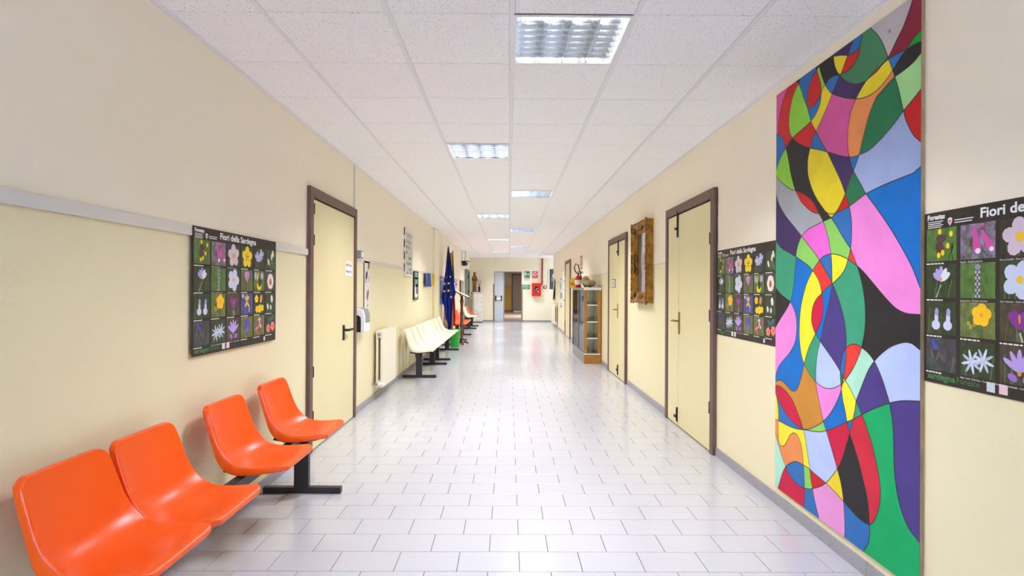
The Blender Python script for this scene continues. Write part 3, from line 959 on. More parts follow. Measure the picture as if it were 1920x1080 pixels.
PAINT = {'MP': (212, 84, 148), 'RD': (200, 28, 30), 'LG': (142, 205, 58), 'BL': (44, 112, 180), 'DP': (66, 46, 98), 'GN': (66, 130, 86), 'DG': (34, 120, 76), 'GY': (192, 184, 182), 'MR': (142, 34, 54), 'BG': (8, 164, 56),
         'BK': (42, 40, 42), 'YE': (232, 208, 36), 'PG': (168, 218, 142), 'OR': (234, 142, 78), 'PW': (166, 182, 224), 'GR': (166, 170, 174), 'B2': (0, 112, 196), 'PK': (242, 138, 212), 'TL': (58, 158, 118), 'CR': (204, 16, 62),
         'BN': (202, 138, 48), 'MT': (176, 230, 202), 'VG': (0, 170, 98), 'VP': (76, 60, 132), 'PI': (186, 204, 246), 'LM': (142, 208, 96), 'PO': (236, 106, 204), 'Y2': (244, 228, 48), 'R2': (230, 56, 48), 'R3': (208, 38, 58), 'P2': (232, 150, 206)}
SEEDS = [(1540,250,'GY'),(1680,250,'MR'),(1250,600,'GN'),(1060,480,'BL'),(900,560,'DP'),(1740,430,'BG'),(1700,600,'BK'),(1510,650,'BL'),(880,720,'YE'),(1000,680,'RD'),(740,740,'BK'),(1280,800,'RD'),(1320,900,'YE'),(1400,950,'OR'),(1100,1400,'OR'),
 (1600,1000,'PG'),(1450,1200,'DG'),(1700,1300,'RD'),(1500,1700,'PW'),(900,1400,'MP'),(950,1030,'DP'),(790,950,'BL'),(675,950,'LG'),(580,950,'RD'),(470,950,'BL'),(410,905,'BK'),(395,1150,'LG'),(230,1400,'RD'),(200,1100,'MP'),(580,1280,'BL'),(700,1100,'YE'),
 (470,1550,'RD'),(620,1620,'BL'),(200,1650,'BL'),(240,1850,'LG'),(400,1800,'BK'),(680,1900,'YE'),(870,1850,'DP'),(1020,1800,'BL'),(480,2260,'RD'),(400,2350,'GR'),(930,2280,'RD'),(1040,2130,'DG'),(1500,2250,'B2'),(1200,2500,'PK'),(900,2500,'BL'),(830,2650,'LM'),
 (620,2650,'PO'),(480,2780,'LM'),(300,2600,'DP'),(220,2950,'TL'),(430,3150,'B2'),(530,3250,'Y2'),(700,3100,'R2'),(730,2950,'BL'),(850,3000,'Y2'),(1000,2890,'R2'),(1000,3300,'TL'),(1500,3700,'BK'),(1700,2500,'B2'),(620,3550,'CR'),(710,3400,'B2'),(830,3600,'VP'),
 (200,3450,'BK'),(250,3700,'PK'),(560,4000,'TL'),(750,4200,'PI'),(905,4080,'BL'),(1020,4000,'R2'),(1100,4150,'MT'),(1500,4200,'PI'),(1250,4400,'VP'),(1600,4800,'VP'),(300,4150,'B2'),(520,4500,'BN'),(250,4450,'CR'),(150,4550,'Y2'),(220,4620,'BL'),(740,4500,'PK'),
 (860,4640,'B2'),(980,4500,'Y2'),(1075,4610,'TL'),(898,4245,'DG'),(600,4815,'LM'),(985,4770,'BL'),(850,4950,'CR'),(600,5000,'PI'),(1050,4900,'R3'),(1350,5000,'VG'),(1000,5300,'BK'),(300,4860,'Y2'),(300,5100,'OR'),(150,5150,'MT'),(360,5300,'BL'),(500,5400,'LM'),
 (600,5380,'RD'),(300,5520,'CR'),(520,5620,'BL'),(750,5700,'P2'),(840,5440,'YE'),(1050,5950,'BL'),(1250,5600,'R3'),(155,4740,'OR'),(890,4345,'RD')]


def clip_line(l):
    e = .0015
    ok = lambda p: e <= p.x <= MW - e and e <= p.y <= MH - e
    out = []
    for i, p in enumerate(l):
        if ok(p):
            out.append(p)
        else:
            for q in (l[i - 1] if i else None, l[i + 1] if i + 1 < len(l) else None):
                if q is not None and ok(q):
                    a, b = q, p
                    for _ in range(20):
                        m = (a + b) / 2
                        if ok(m): a = m
                        else: b = m
                    out.append(a)
                    break
    return out


def build_mural():
    pts, edges = [], []
    e = .0015

    def addline(line):
        o = len(pts)
        pts.extend(Vector(p) for p in line)
        edges.extend((o + i, o + i + 1) for i in range(len(line) - 1))
    ribbons = []
    for c in CURVES:
        l = [mp(g) for g in catmull(c, 4)]
        for a, b in ((0, 1), (-1, -2)):
            p = Vector(l[a]); q = Vector(l[b])
            near = min(p.x, MW - p.x, p.y, MH - p.y)
            if near < .035:
                x = p + (p - q).normalized() * .06
                if a == 0: l.insert(0, tuple(x))
                else: l.append(tuple(x))
        # clip to the board
        l2 = [p for p in l]
        addline(l2); ribbons.append(l2)
    addline([(e, e), (MW - e, e), (MW - e, MH - e), (e, MH - e), (e, e)])
    V, E_, F, OV, OE, OF = delaunay_2d_cdt(pts, edges, [], 0, 1e-5)
    wallset = set()
    for k, ed in enumerate(E_):
        if OE[k]:
            wallset.add((min(ed), max(ed)))
    em = {}
    for fi, f in enumerate(F):
        for i in range(len(f)):
            a, b = f[i], f[(i + 1) % len(f)]
            em.setdefault((min(a, b), max(a, b)), []).append(fi)
    reg = [-1] * len(F)
    n = 0
    for s in range(len(F)):
        if reg[s] >= 0: continue
        st = [s]; reg[s] = n
        while st:
            f = st.pop()
            for i in range(len(F[f])):
                a, b = F[f][i], F[f][(i + 1) % len(F[f])]
                key = (min(a, b), max(a, b))
                if key in wallset: continue
                for g in em[key]:
                    if reg[g] < 0:
                        reg[g] = n; st.append(g)
        n += 1

    def inside(p, f):
        s = [(V[f[(i + 1) % 3]] - V[f[i]]).cross(p - V[f[i]]) for i in range(3)]
        return all(x >= 0 for x in s) or all(x <= 0 for x in s)
    col = {}
    for gx, gy, c in SEEDS:
        p = Vector(mp((gx, gy)))
        for fi, f in enumerate(F):
            if inside(p, f):
                if reg[fi] in col and col[reg[fi]] != c: print('MURAL clash', gx, gy, c, col[reg[fi]])
                else: col[reg[fi]] = c
                break
    groups = {}
    for fi, f in enumerate(F):
        c = sum((V[i] for i in f), Vector((0, 0))) / len(f)
        if e < c.x < MW - e and e < c.y < MH - e:
            groups.setdefault(reg[fi], []).append(fi)
    for r, fl in groups.items():
        if r not in col:
            ar = sum(abs((V[F[i][1]] - V[F[i][0]]).cross(V[F[i][2]] - V[F[i][0]])) / 2 for i in fl)
            c = sum((V[j] for i in fl for j in F[i]), Vector((0, 0))) / (3 * len(fl))
            if ar > 2e-4: print('MURAL unseeded', round(ar, 5), c)
        k = col.get(r)
        if k is None:
            c = sum((V[j] for i in fl for j in F[i]), Vector((0, 0))) / (3 * len(fl))
            k = 'RD' if (c.y > MH - .3 and c.x > .55) else ('Y2' if (abs(c.x - .73) < .06 and abs(c.y - .79) < .06) else ('MP' if c.x < .03 else 'BK'))
        m_ = mat('paint_' + k, PAINT[k], .5, noise=.1, scale=7, detail=5, spec=.22)
        mb = MB().m(m_)
        ids = {}
        vs_, fs = [], []
        for fi in fl:
            t = []
            for i in F[fi]:
                if i not in ids:
                    ids[i] = len(vs_); vs_.append((V[i].x, V[i].y, MT))
                t.append(ids[i])
            fs.append(tuple(t))
        mb.add(vs_, fs)
        mb.build('colour_field', mural, fix=False)
    rb_ = MB().m('black')
    hw = .0021
    for l in ribbons:
        l = [Vector(p) for p in l]
        vs_ = []
        l = clip_line(l)
        for i, p in enumerate(l):
            d = (l[min(i + 1, len(l) - 1)] - l[max(i - 1, 0)]).normalized()
            nn = Vector((-d.y, d.x)) * hw
            for q in (p + nn, p - nn):
                vs_.append((min(max(q.x, e), MW - e), min(max(q.y, e), MH - e), MT + .0004))
        rb_.add(vs_, [(2 * i, 2 * i + 1, 2 * i + 3, 2 * i + 2) for i in range(len(l) - 1)])
    rb_.build('outline', mural, fix=False)
    MB().m('grey_plastic').lathe([(.008, MT), (.009, MT + .004), (.002, MT + .008)], 10, (MW * .845, MH - .08)).build('screw', mural)


build_mural()

# ================================================================== FLOWER POSTERS
BGC = {'green': ((92, 132, 52), (58, 96, 40)), 'dgreen': ((46, 70, 34), (28, 40, 24)), 'dark': ((48, 46, 38), (28, 28, 24)), 'olive': ((112, 112, 72), (84, 86, 52)), 'blue': ((84, 78, 166), (54, 60, 110)), 'brown': ((84, 70, 54), (50, 44, 34)), 'dusk': ((70, 74, 92), (40, 44, 40)), 'moss': ((124, 132, 66), (70, 88, 44)), 'lilac': ((150, 140, 168), (70, 58, 52))}
for k, (a, b) in BGC.items():
    mat('photo_' + k, a, .4, rgb2=b, scale=24, detail=4)


def pm(rgb):
    return mat('petal_%d_%d_%d' % rgb, rgb, .45)


WHT, PNK, YEL, LIL, PUR, MAG, COR, ORG, LFG, MRN = (226, 228, 236), (206, 70, 150), (244, 208, 20), (172, 158, 220), (122, 52, 140), (198, 76, 148), (236, 126, 104), (214, 138, 40), (96, 140, 60), (84, 44, 52)


def rosette(mb, cx, cy, r, n, col, cen, rot=0.0, slim=.5, cr=.28, col2=None):
    for i in range(n):
        a = rot + 2 * math.pi * i / n
        mb.m(pm(col2 if (col2 and i % 2) else col)).ell(cx + r * .56 * math.cos(a), cy + r * .56 * math.sin(a), r * .46, r * .46 * slim * 1.5, .0006 + .00002 * i, a, 10)
    if cen:
        mb.m(pm(cen)).ell(cx, cy, r * cr, r * cr, .0008, 0, 10)


def stem(mb, x0, y0, x1, y1, w, col=LFG):
    d = Vector((x1 - x0, y1 - y0)); n = Vector((-d.y, d.x)).normalized() * w
    mb.m(pm(col)).poly([(x0 + n.x, y0 + n.y), (x0 - n.x, y0 - n.y), (x1 - n.x, y1 - n.y), (x1 + n.x, y1 + n.y)], .0004)


def flower(mb, k, w, h):
    S = h
    cx, cy = w / 2, h / 2
    R = random.Random(k)
    for _ in range(6):      # blades of grass behind the flower
        x = R.uniform(.05, .9) * w
        stem(mb, x, 0, min(max(x + R.uniform(-.2, .2) * w, .02), w * .97), R.uniform(.3, .8) * h, S * .012, R.choice([(70, 104, 48), (98, 128, 66), (52, 78, 40)]))
    if k == 0:
        mb.m(pm(MRN)).ell(cx, cy + S * .18, S * .2, S * .12, .0006).ell(cx - S * .05, cy - S * .1, S * .16, S * .2, .00062, .3)
        for x, y in ((.72, .45), (.55, .25), (.42, .18), (.82, .8), (.45, .9)):
            mb.m(pm(YEL)).ell(x * w, y * h, S * .07, S * .09, .0007)
    elif k == 1:
        for x0, y0, x1, y1, s in ((.4, .92, .52, .22, 1), (.62, .8, .9, .25, .85)):
            mb.m(pm(PNK)).poly([(x0 * w - S * .04, y0 * h), (x1 * w - S * .16 * s, y1 * h), (x1 * w, y1 * h - S * .1), (x1 * w + S * .12 * s, y1 * h + S * .05), (x0 * w + S * .07, y0 * h)], .0006)
            mb.m(pm(WHT)).ell(x1 * w, y1 * h, S * .09 * s, S * .08 * s, .0008)
        mb.m(pm((214, 90, 150))).ell(.62 * w, .95 * h, S * .1, S * .04, .0006)
    elif k == 2:
        rosette(mb, cx, cy, S * .52, 5, (216, 196, 212), (222, 178, 30), .4, .58, .26)
    elif k == 3:
        rosette(mb, cx, cy, S * .52, 5, YEL, (176, 140, 10), .3, .58, .16)
        for i in range(5):
            a = .3 + 2 * math.pi * i / 5
            mb.m(pm(MRN)).ell(cx + S * .17 * math.cos(a), cy + S * .17 * math.sin(a), S * .05, S * .035, .0009, a, 8)
    elif k == 4:
        for x, y, r in ((.3, .6, .26), (.68, .72, .28), (.5, .5, .2)):
            rosette(mb, x * w, y * h, S * r, 4, (178, 186, 226), (220, 224, 240), x * 5, .6, .2)
        mb.m(pm((62, 50, 110))).ell(.6 * w, .15 * h, S * .12, S * .14, .0006)
    elif k == 5:
        for x, y, a in ((.3, .38, .5), (.62, .68, -.2), (.75, .85, .4)):
            mb.m(pm((226, 230, 206))).ell(x * w, y * h, S * .1, S * .19, .0006, a)
        mb.m(pm((70, 120, 84))).ell(.75 * w, .3 * h, S * .08, S * .28, .0005, .5).ell(.55 * w, .3 * h, S * .06, S * .25, .0005, -.4)
    elif k == 6:
        for a, l in ((-.9, .3), (-.45, .36), (.0, .42), (.5, .38), (.95, .34)):
            mb.m(pm(LIL if a < .2 else WHT)).ell(cx + S * .22 * math.sin(a), cy + S * .02 + S * .2 * math.cos(a), S * .09, S * l * .6, .0006 + a * .00005, -a)
        mb.m(pm(ORG)).ell(cx, cy + S * .06, S * .04, S * .07, .0009)
        stem(mb, cx, cy - S * .1, cx - S * .2, 0, S * .015, (200, 200, 190))
    elif k == 7:
        for r_ in range(9):
            for c_ in range(3):
                mb.m(pm((88, 74, 90) if (r_ + c_) % 2 else (196, 188, 206))).ell(cx + (c_ - 1) * S * .055 + .002, h * (.06 + r_ * .085), S * .035, S * .04, .0006 + c_ * .00003)
        mb.m(pm((150, 126, 176))).ell(cx + .002, h * .88, S * .1, S * .08, .0008)
    elif k == 8:
        rosette(mb, cx, cy, S * .52, 5, (206, 214, 238), (236, 186, 24), 1.2, .6, .2)
    elif k == 9:
        for a in (-.6, -.3, 0, .3, .6):
            mb.m(pm((188, 140, 190) if abs(a) < .4 else (168, 122, 172))).ell(cx + S * .2 * math.sin(a), h * .58 + S * .1 * math.cos(a), S * .1, S * .27, .0006 + a * .00004, -a)
        stem(mb, cx, h * .35, cx + S * .05, 0, S * .02)
    elif k == 10:
        mb.m(pm(YEL)).ell(cx, h * .25, S * .26, S * .22, .0006).ell(.35 * w, .7 * h, S * .06, S * .24, .0006, -.3)
        mb.m(pm((44, 30, 26))).ell(cx + S * .05, h * .42, S * .17, S * .22, .0008)
        mb.m(pm((178, 160, 226))).ell(.75 * w, .75 * h, S * .16, S * .18, .0006).ell(.15 * w, .75 * h, S * .13, S * .2, .0006)
    elif k == 11:
        for i in range(6):
            a = i * math.pi / 3
            mb.m(pm((232, 228, 222))).ell(cx + S * .17 * math.cos(a), cy + S * .2 * math.sin(a), S * .22, S * .24, .0006 + i * .00002, a)
        mb.m(pm((206, 122, 44))).ell(cx, cy - S * .03, S * .15, S * .19, .0009)
        mb.m(pm((150, 78, 30))).ell(cx, cy - S * .06, S * .07, S * .1, .00095)
    elif k == 12:
        for x in (.33, .72):
            mb.m(pm((206, 208, 238))).ell(x * w, .28 * h, S * .17, S * .15, .0006).ell(x * w + S * .02, .5 * h, S * .08, S * .2, .00065)
            mb.m(pm((150, 160, 200))).ell(x * w + S * .03, .68 * h, S * .08, S * .12, .0007)
    elif k == 13:
        rosette(mb, .62 * w, .65 * h, S * .33, 5, (246, 190, 10), (240, 160, 10), .2, .7, .18)
        for x, y in ((.25, .4), (.32, .3), (.42, .38)):
            mb.m(pm((168, 160, 60))).ell(x * w, y * h, S * .06, S * .07, .0006)
    elif k == 14:
        for a in (-.7, -.35, .0, .4, .75):
            mb.m(pm((128, 40, 138) if a else (92, 30, 112))).ell(cx + S * .22 * math.sin(a), h * .48 + S * .1 * math.cos(a), S * .12, S * .27, .0006 + abs(a) * .00008, -a)
        mb.m(pm(ORG)).ell(cx, h * .6, S * .035, S * .13, .001)
        stem(mb, cx, h * .25, cx + S * .08, 0, S * .03, (176, 186, 160))
    elif k == 15:
        for a in (-.8, 0, .8, 2.4, 3.9):
            mb.m(pm((236, 200, 40))).ell(cx + S * .13 * math.sin(a), h * .62 + S * .17 * math.cos(a), S * .07, S * .18, .0006, -a)
        for y in (.15, .25, .36):
            mb.m(pm(WHT)).ell(.7 * w, y * h, S * .035, S * .05, .0006)
        mb.m(pm((214, 222, 240))).ell(.15 * w, .88 * h, S * .08, S * .1, .0006)
    elif k == 16:
        for x, y, r in ((.25, .72, .2), (.55, .22, .22), (.3, .2, .18), (.8, .25, .18)):
            rosette(mb, x * w, y * h, S * r, 5, (246, 206, 20), (226, 170, 10), x * 7, .7)
        mb.m(pm((208, 150, 70))).ell(.68 * w, .72 * h, S * .14, S * .22, .0007, -.3)
    elif k == 17:
        for x, y, r in ((.65, .7, .18), (.25, .3, .14), (.55, .25, .12)):
            mb.m(pm(WHT)).ell(x * w, y * h, S * r * .75, S * r * 1.15, .0006, .2)
        stem(mb, .7 * w, .9 * h, .85 * w, .1 * h, S * .015)
    elif k == 18:
        mb.m(pm((58, 72, 178))).ell(.25 * w, .82 * h, S * .07, S * .15, .0006, .2).ell(.32 * w, .7 * h, S * .1, S * .07, .0007)
        for x, y, a in ((.2, .5, .3), (.4, .45, -.4), (.55, .4, .8), (.9, .35, -.2)):
            mb.m(pm((104, 84, 78))).ell(x * w, y * h, S * .04, S * .17, .0006, a)
    elif k == 19:
        for x0, y0 in ((.34, .42), (.68, .5)):
            for i in range(8):
                a = x0 * 3 + 2 * math.pi * i / 8
                mb.m(pm((206, 216, 230) if i % 2 else (176, 192, 212))).ell(x0 * w + S * .17 * math.cos(a), y0 * h + S * .17 * math.sin(a), S * .19, S * .045, .0006 + .00003 * i, a)
    elif k == 20:
        for a in (-1.0, -.5, 0, .45, .95):
            mb.m(pm((184, 160, 226))).ell(cx + S * .27 * math.sin(a), h * .34 + S * .3 * math.cos(a), S * .08, S * .3, .0006 + a * .00004, -a)
        for x in (-.2, .22):
            mb.m(pm((156, 104, 200))).ell(cx + S * x, h * .18, S * .15, S * .1, .0007, x * 2)
        mb.m(pm(ORG)).ell(cx, h * .3, S * .06, S * .06, .0009)
    elif k == 21:
        for a in (-.5, 0, .5):
            mb.m(pm((84, 66, 178))).ell(cx + S * .2 * math.sin(a), h * .55 + S * .08 * math.cos(a), S * .11, S * .3, .0006 + a * .00004, -a)
        mb.m(pm((110, 92, 200))).ell(cx, h * .35, S * .2, S * .12, .0008)
    elif k == 22:
        R2 = random.Random(5)
        for c_ in ((.3, .0), (.62, .3)):
            for i in range(14):
                mb.m(pm(R2.choice([(196, 40, 90), (236, 220, 230), (216, 90, 140)]))).ell((c_[0] + R2.uniform(-.14, .14)) * w, (c_[1] + R2.uniform(.08, .6)) * h, S * .065, S * .05, .0006 + i * .00001)
    elif k == 23:
        mb.m(pm((40, 110, 104))).ell(.7 * w, .8 * h, S * .25, S * .1, .0005, .6).ell(.4 * w, .75 * h, S * .2, S * .08, .0005, -.5)
        mb.m(pm((60, 54, 130))).ell(.35 * w, .55 * h, S * .12, S * .12, .0005)
        rosette(mb, .3 * w, .28 * h, S * .22, 5, COR, (120, 40, 60), .3, .75, .2)
        rosette(mb, .75 * w, .36 * h, S * .25, 5, COR, (120, 40, 60), .9, .75, .2)


BG24 = ['green', 'lilac', 'dark', 'dgreen', 'dark', 'dgreen', 'dgreen', 'green', 'dgreen', 'olive', 'green', 'brown', 'dgreen', 'moss', 'brown', 'blue', 'dark', 'dgreen', 'dusk', 'dgreen', 'brown', 'moss', 'moss', 'dark']
CAPT = {1: 'Digitale - Digitalis purpurea', 2: 'Rosa di Serafini - Rosa serafinii', 7: 'Lampascione - Muscari comosum', 8: 'Cisto femmina - Cistus salviifolius', 19: 'Giglio marino di Sardegna - Pancratium illyricum', 20: 'Colchico autunnale - Colchicum autumnale'}
CAPT = [CAPT.get(k) for k in range(24)]
PWID, PHEI = 1.035, .685


def make_poster():
    root = empty('flower_poster')
    MB().m('poster_dark').box(0, PWID, -PHEI, 0, 0, .0016).build('sheet', root)
    pitch, row = .1655 * PWID, .212 * PHEI
    cw, ch_ = .148 * PWID, .19 * PHEI
    for k in range(24):
        r, c = divmod(k, 6)
        x = .012 * PWID + c * pitch; y = -(.098 * PHEI + r * row) - ch_
        p = MB().m('photo_' + BG24[k]).box(0, cw, 0, ch_, 0, .0003)
        flower(p, k, cw, ch_)
        o = p.build('photo', root, fix=False); o.location = (x, y, .0018)
        if CAPT[k]:
            text_mesh(CAPT[k], .0105, 'print_white', 'caption', root, (x, y - .0125, .0024), res=1, sx=.85)
        else:                                                     # caption too small to read
            R = random.Random(k); xx = x
            cm = MB().m('print_white')
            for _ in range(5):
                l_ = R.uniform(.008, .02); cm.box(xx, xx + l_, y - .012, y - .007, .0018, .0021); xx += l_ + .004
            tag(cm.build('caption', root), kind='stuff')
    text_mesh('Fiori della Sardegna', .05, 'print_white', 'title', root, (.262 * PWID, -.07 * PHEI, .0024), bold=.0014, res=3, fit=.45)
    text_mesh('Forestas', .028, 'print_white', 'logo_lettering', root, (.016 * PWID, -.042 * PHEI, .0024), bold=.0012, sx=.95)
    for i in range(4):
        MB().m('print_white').box(.018 * PWID, .095 * PWID - .01 * (i % 2), -(.055 + .011 * i) * PHEI - .002, -(.055 + .011 * i) * PHEI + .001, .0018, .0022).build('small_print', root)
    for i in range(2):
        MB().m('print_white').box(.15 * PWID, .235 * PWID - .006 * i, -(.062 + .014 * i) * PHEI - .002, -(.062 + .014 * i) * PHEI + .0015, .0018, .0022).build('small_print', root)
    cr = MB().m('print_white').prism([(.118 * PWID, -.048 * PHEI), (.118 * PWID, -.068 * PHEI), (.128 * PWID, -.09 * PHEI), (.138 * PWID, -.068 * PHEI), (.138 * PWID, -.048 * PHEI), (.128 * PWID, -.042 * PHEI)], .0018, .0022)
    cr.m('red').box(.1265 * PWID, .1295 * PWID, -.08 * PHEI, -.05 * PHEI, .0022, .0025).box(.121 * PWID, .135 * PWID, -.066 * PHEI, -.061 * PHEI, .0022, .0025)
    cr.build('crest', root)
    mat('green_print', (64, 126, 66), .5)
    text_mesh('sardegna', .034, 'green_print', 'foot_lettering', root, (.018 * PWID, -.976 * PHEI, .0024), bold=.001, fit=.142)
    text_mesh('Foreste', .034, 'green_print', 'foot_lettering', root, (.018 * PWID + .147, -.976 * PHEI, .0024), fit=.104)
    mat('square_pale', (206, 216, 222), .5); mat('square_pink', (232, 196, 204), .5)
    MB().m('square_pale').box(.292 * PWID, .325 * PWID, -.985 * PHEI, -.935 * PHEI, .0018, .0022).build('blank_square', root)
    MB().m('square_pink').box(.341 * PWID, .374 * PWID, -.985 * PHEI, -.935 * PHEI, .0018, .0022).build('blank_square', root)
    MB().m('square_pale').box(.815 * PWID, .838 * PWID, -.985 * PHEI, -.945 * PHEI, .0018, .0022).build('blank_square', root)
    return root


po = make_poster()
a = on_x(361, 422, XL + .018); po.matrix_world = wall_L(a.y, a.z, .018)
tag(po, 'dark poster of twenty-four flower photos on the left wall', 'poster', 'flower posters')
po2 = copy_tree(po)
a = on_x(1345.5, 470.6, XR); po2.matrix_world = wall_R(a.y, a.z, .002)
tag(po2, 'dark flower poster between the right door and the painted panel', 'poster', 'flower posters')
po3 = copy_tree(po)
a = on_x(1735.6, 402, XR); po3.matrix_world = wall_R(a.y, a.z, .002)
tag(po3, 'large dark flower poster cut by the right picture edge, past the painted panel', 'poster', 'flower posters')

# ================================================================== LEFT WALL THINGS
def span(side, px0, px1, y0, y1):
    """rectangle on a side wall seen between px0..px1 with top y0 and bottom y1 at px0: width, height, matrix of its lower left corner"""
    X = XL if side == 'L' else XR
    a, b, c = on_x(px0, y0, X), on_x(px1, y0, X), on_x(px0, y1, X)
    w_, h_ = abs(b.y - a.y), a.z - c.z
    return w_, h_, (wall_L if side == 'L' else wall_R)(a.y, c.z)


# grey alarm box past the left door
w_, h_, mt = span('L', 666, 670, 469, 484)
ab = empty('alarm_box', mt, 'small grey plastic box on the left wall above the dispenser', 'alarm')
MB().m('grey_plastic').box(0, .11, 0, h_, 0, .06).build('casing', ab, bevel=.006)
MB().m('white_plastic').box(.015, .095, .015, h_ - .015, .06, .066).build('cover', ab, bevel=.003)

# bird chart
w_, h_, mt = span('L', 682, 692.6, 489, 581)
bp = empty('bird_chart', mt, 'narrow white chart with pictures of birds above the dispenser', 'poster')
MB().m(mat('chart_white', (232, 226, 220), .5)).box(0, w_, 0, h_, .002, .006).build('sheet', bp)
MB().m('brown_dark').box(-.008, 0, 0, h_, 0, .008).build('hanging_edge', bp)
random.seed(11)
for cx, cy, s, c in ((.78, .9, .05, (110, 96, 84)), (.4, .7, .06, (38, 34, 34)), (.28, .6, .035, (190, 130, 110)), (.72, .62, .05, (200, 186, 170)), (.6, .3, .07, (136, 112, 90)), (.62, .2, .03, (208, 160, 160)), (.6, .08, .03, (140, 178, 110))):
    b_ = MB().m(mat('bird_%d' % int(cy * 100), c, .5))
    b_.ell(cx * w_, cy * h_, s, s * .6, .0066, random.uniform(.3, 1.2), 10).ell(cx * w_ + s * .5, cy * h_ + s * .7, s * .32, s * .3, .0068, 0, 8)
    b_.poly([(cx * w_ - s, cy * h_ + s * .9), (cx * w_ - s * .2, cy * h_), (cx * w_ + s * .3, cy * h_ + s * .2)], .0067)
    b_.build('bird_picture', bp, fix=False)
MB().m('grey_plastic').box(.03, w_ - .04, h_ * .49, h_ * .494, .006, .0064).build('caption_line', bp)

# towel dispenser
a = on_x(665.5, 624, XL); b = on_x(677, 624, XL)
dp = empty('towel_dispenser', wall_L(a.y + .02, a.z), 'white wall dispenser with a smoked dark window beside the left door', 'dispenser')
hh = on_x(667, 578, XL).z - a.z
prof = [(0, 0), (.098, 0), (.102, .1), (.098, hh * .72), (.08, hh * .93), (.04, hh), (0, hh)]


def side_prism(mb, pr, x0, x1):
    n = len(pr)
    vs_ = [(x0, y, z) for z, y in pr] + [(x1, y, z) for z, y in pr]
    mb.add(vs_, [tuple(range(n)), tuple(range(2 * n - 1, n - 1, -1))] + [(i, (i + 1) % n, n + (i + 1) % n, n + i) for i in range(n)])
    return mb


side_prism(MB().m('white_plastic'), prof, 0, .22).build('cover', dp, bevel=.012)
side_prism(MB().m('smoke_plastic'), [(.0, .004), (.056, .004), (.058, .1), (.055, hh * .62), (.035, hh * .7), (0, hh * .72)], -.003, .0).build('window', dp)
side_prism(MB().m('grey_plastic'), [(.0, hh * .97), (.04, hh * .985), (.08, hh * .93), (.099, hh * .72), (.102, hh * .4), (.106, hh * .4), (.104, hh * .74), (.085, hh * .95), (.042, hh * 1.015), (0, hh * 1.005)], .02, .2).build('seam', dp)


def radiator(name, mt, length, height, depth, label, valve=True):
    root = empty(name, mt, label, 'radiator')
    n = max(4, round(length / .06)); l = length / n
    sec = MB().m('radiator')
    sec.box(.002, l - .002, .0, height, depth - .028, depth).box(.008, l - .008, .03, height - .03, .03, .055)
    sec.box(.004, l - .004, height - .09, height - .005, .03, depth - .02).box(.004, l - .004, .005, .09, .03, depth - .02)
    me = sec.mesh('section')
    for i in range(n):
        o = bpy.data.objects.new('section', me); COL.objects.link(o); o.parent = root; o.location = (i * l, 0, 0)
    MB().m('grey_plastic').tube([(-.001, height - .05, depth * .62), (-.012, height - .05, depth * .62)], .02, 10).build('end_plug', root)
    MB().m('grey_plastic').box(length * .2, length * .2 + .02, height * .8, height * .83, .0, .03).box(length * .8, length * .8 + .02, height * .8, height * .83, .0, .03).build('wall_bracket', root)
    if valve:
        v = MB().m('alu').tube([(.0, .05, depth * .6), (-.05, .05, depth * .6), (-.05, .05, .0)], .012, 8).build('pipe', root)
        MB().m('white_plastic').tube([(-.05, .05, depth * .62), (-.05, .05, depth + .03)], .024, 12).build('valve_knob', root)
    return root


ry0 = on_x(700, 640, XL).y
radiator('radiator', wall_L(ry0, .15), .80, .70, .115, 'cream cast radiator on the left wall before the ivory seats')
ry1 = on_x(1046, 590, XR).y
radiator('radiator', wall_R(ry1 + 1.4, .15), 1.4, .72, .115, 'small distant cream radiator at the far end of the right wall')

# framed notice boards and leaflets
def board(name, side, px0, px1, y0, y1, label, cat, face, rim=None, depth=.02, marks=None, group=None):
    w_, h_, mt = span(side, px0, px1, y0, y1)
    root = empty(name, mt, label, cat, group)
    if rim:
        r = .022
        MB().m(rim).box(0, w_, 0, r, 0, depth).box(0, w_, h_ - r, h_, 0, depth).box(0, r, r, h_ - r, 0, depth).box(w_ - r, w_, r, h_ - r, 0, depth).build('rim', root)
        MB().m(face).box(r, w_ - r, r, h_ - r, 0, depth - .008).build('sheet', root)
        d_ = depth - .008
    else:
        MB().m(face).box(0, w_, 0, h_, 0, depth).build('sheet', root)
        d_ = depth
    for mk in marks or []:
        c, x0, x1, v0, v1 = mk
        MB().m(c).box(x0 * w_, x1 * w_, v0 * h_, v1 * h_, d_, d_ + .0012).build('print_block', root)
    return root, w_, h_


mat('notice_grey', (214, 212, 200), .5, rgb2=(196, 198, 188), scale=7)
mat('print_grey', (142, 146, 140), .5); mat('print_dark', (70, 74, 72), .5); mat('print_green', (92, 128, 104), .5)
random.seed(3)
mk = []
for r in range(6):
    for c in range(4):
        mk.append((random.choice(['print_grey', 'notice_grey', 'print_grey', 'print_dark']), .12 + .2 * c, .12 + .2 * c + .11, .12 + .12 * r, .12 + .12 * r + .07))
mk += [('print_green', .75, .9, .05, .1), ('print_dark', .3, .42, .05, .1), ('print_grey', .12, .88, .88, .9), ('print_grey', .12, .7, .93, .94)]
b0, w_, h_ = board('notice_board', 'L', 757.5, 770.5, 430, 517, 'tall pale framed chart hung high on the left wall above the ivory seats', 'board', 'notice_grey', 'paper', .03, mk)
for k in range(4):
    MB().m('brown_dark').box(-.006, 0, h_ * (.1 + .26 * k), h_ * (.1 + .26 * k) + .12, .0, .014).build('clip', b0)
mat('poster_teal', (92, 150, 128), .5); mat('poster_white', (226, 228, 222), .5); mat('poster_slate', (104, 104, 118), .5)
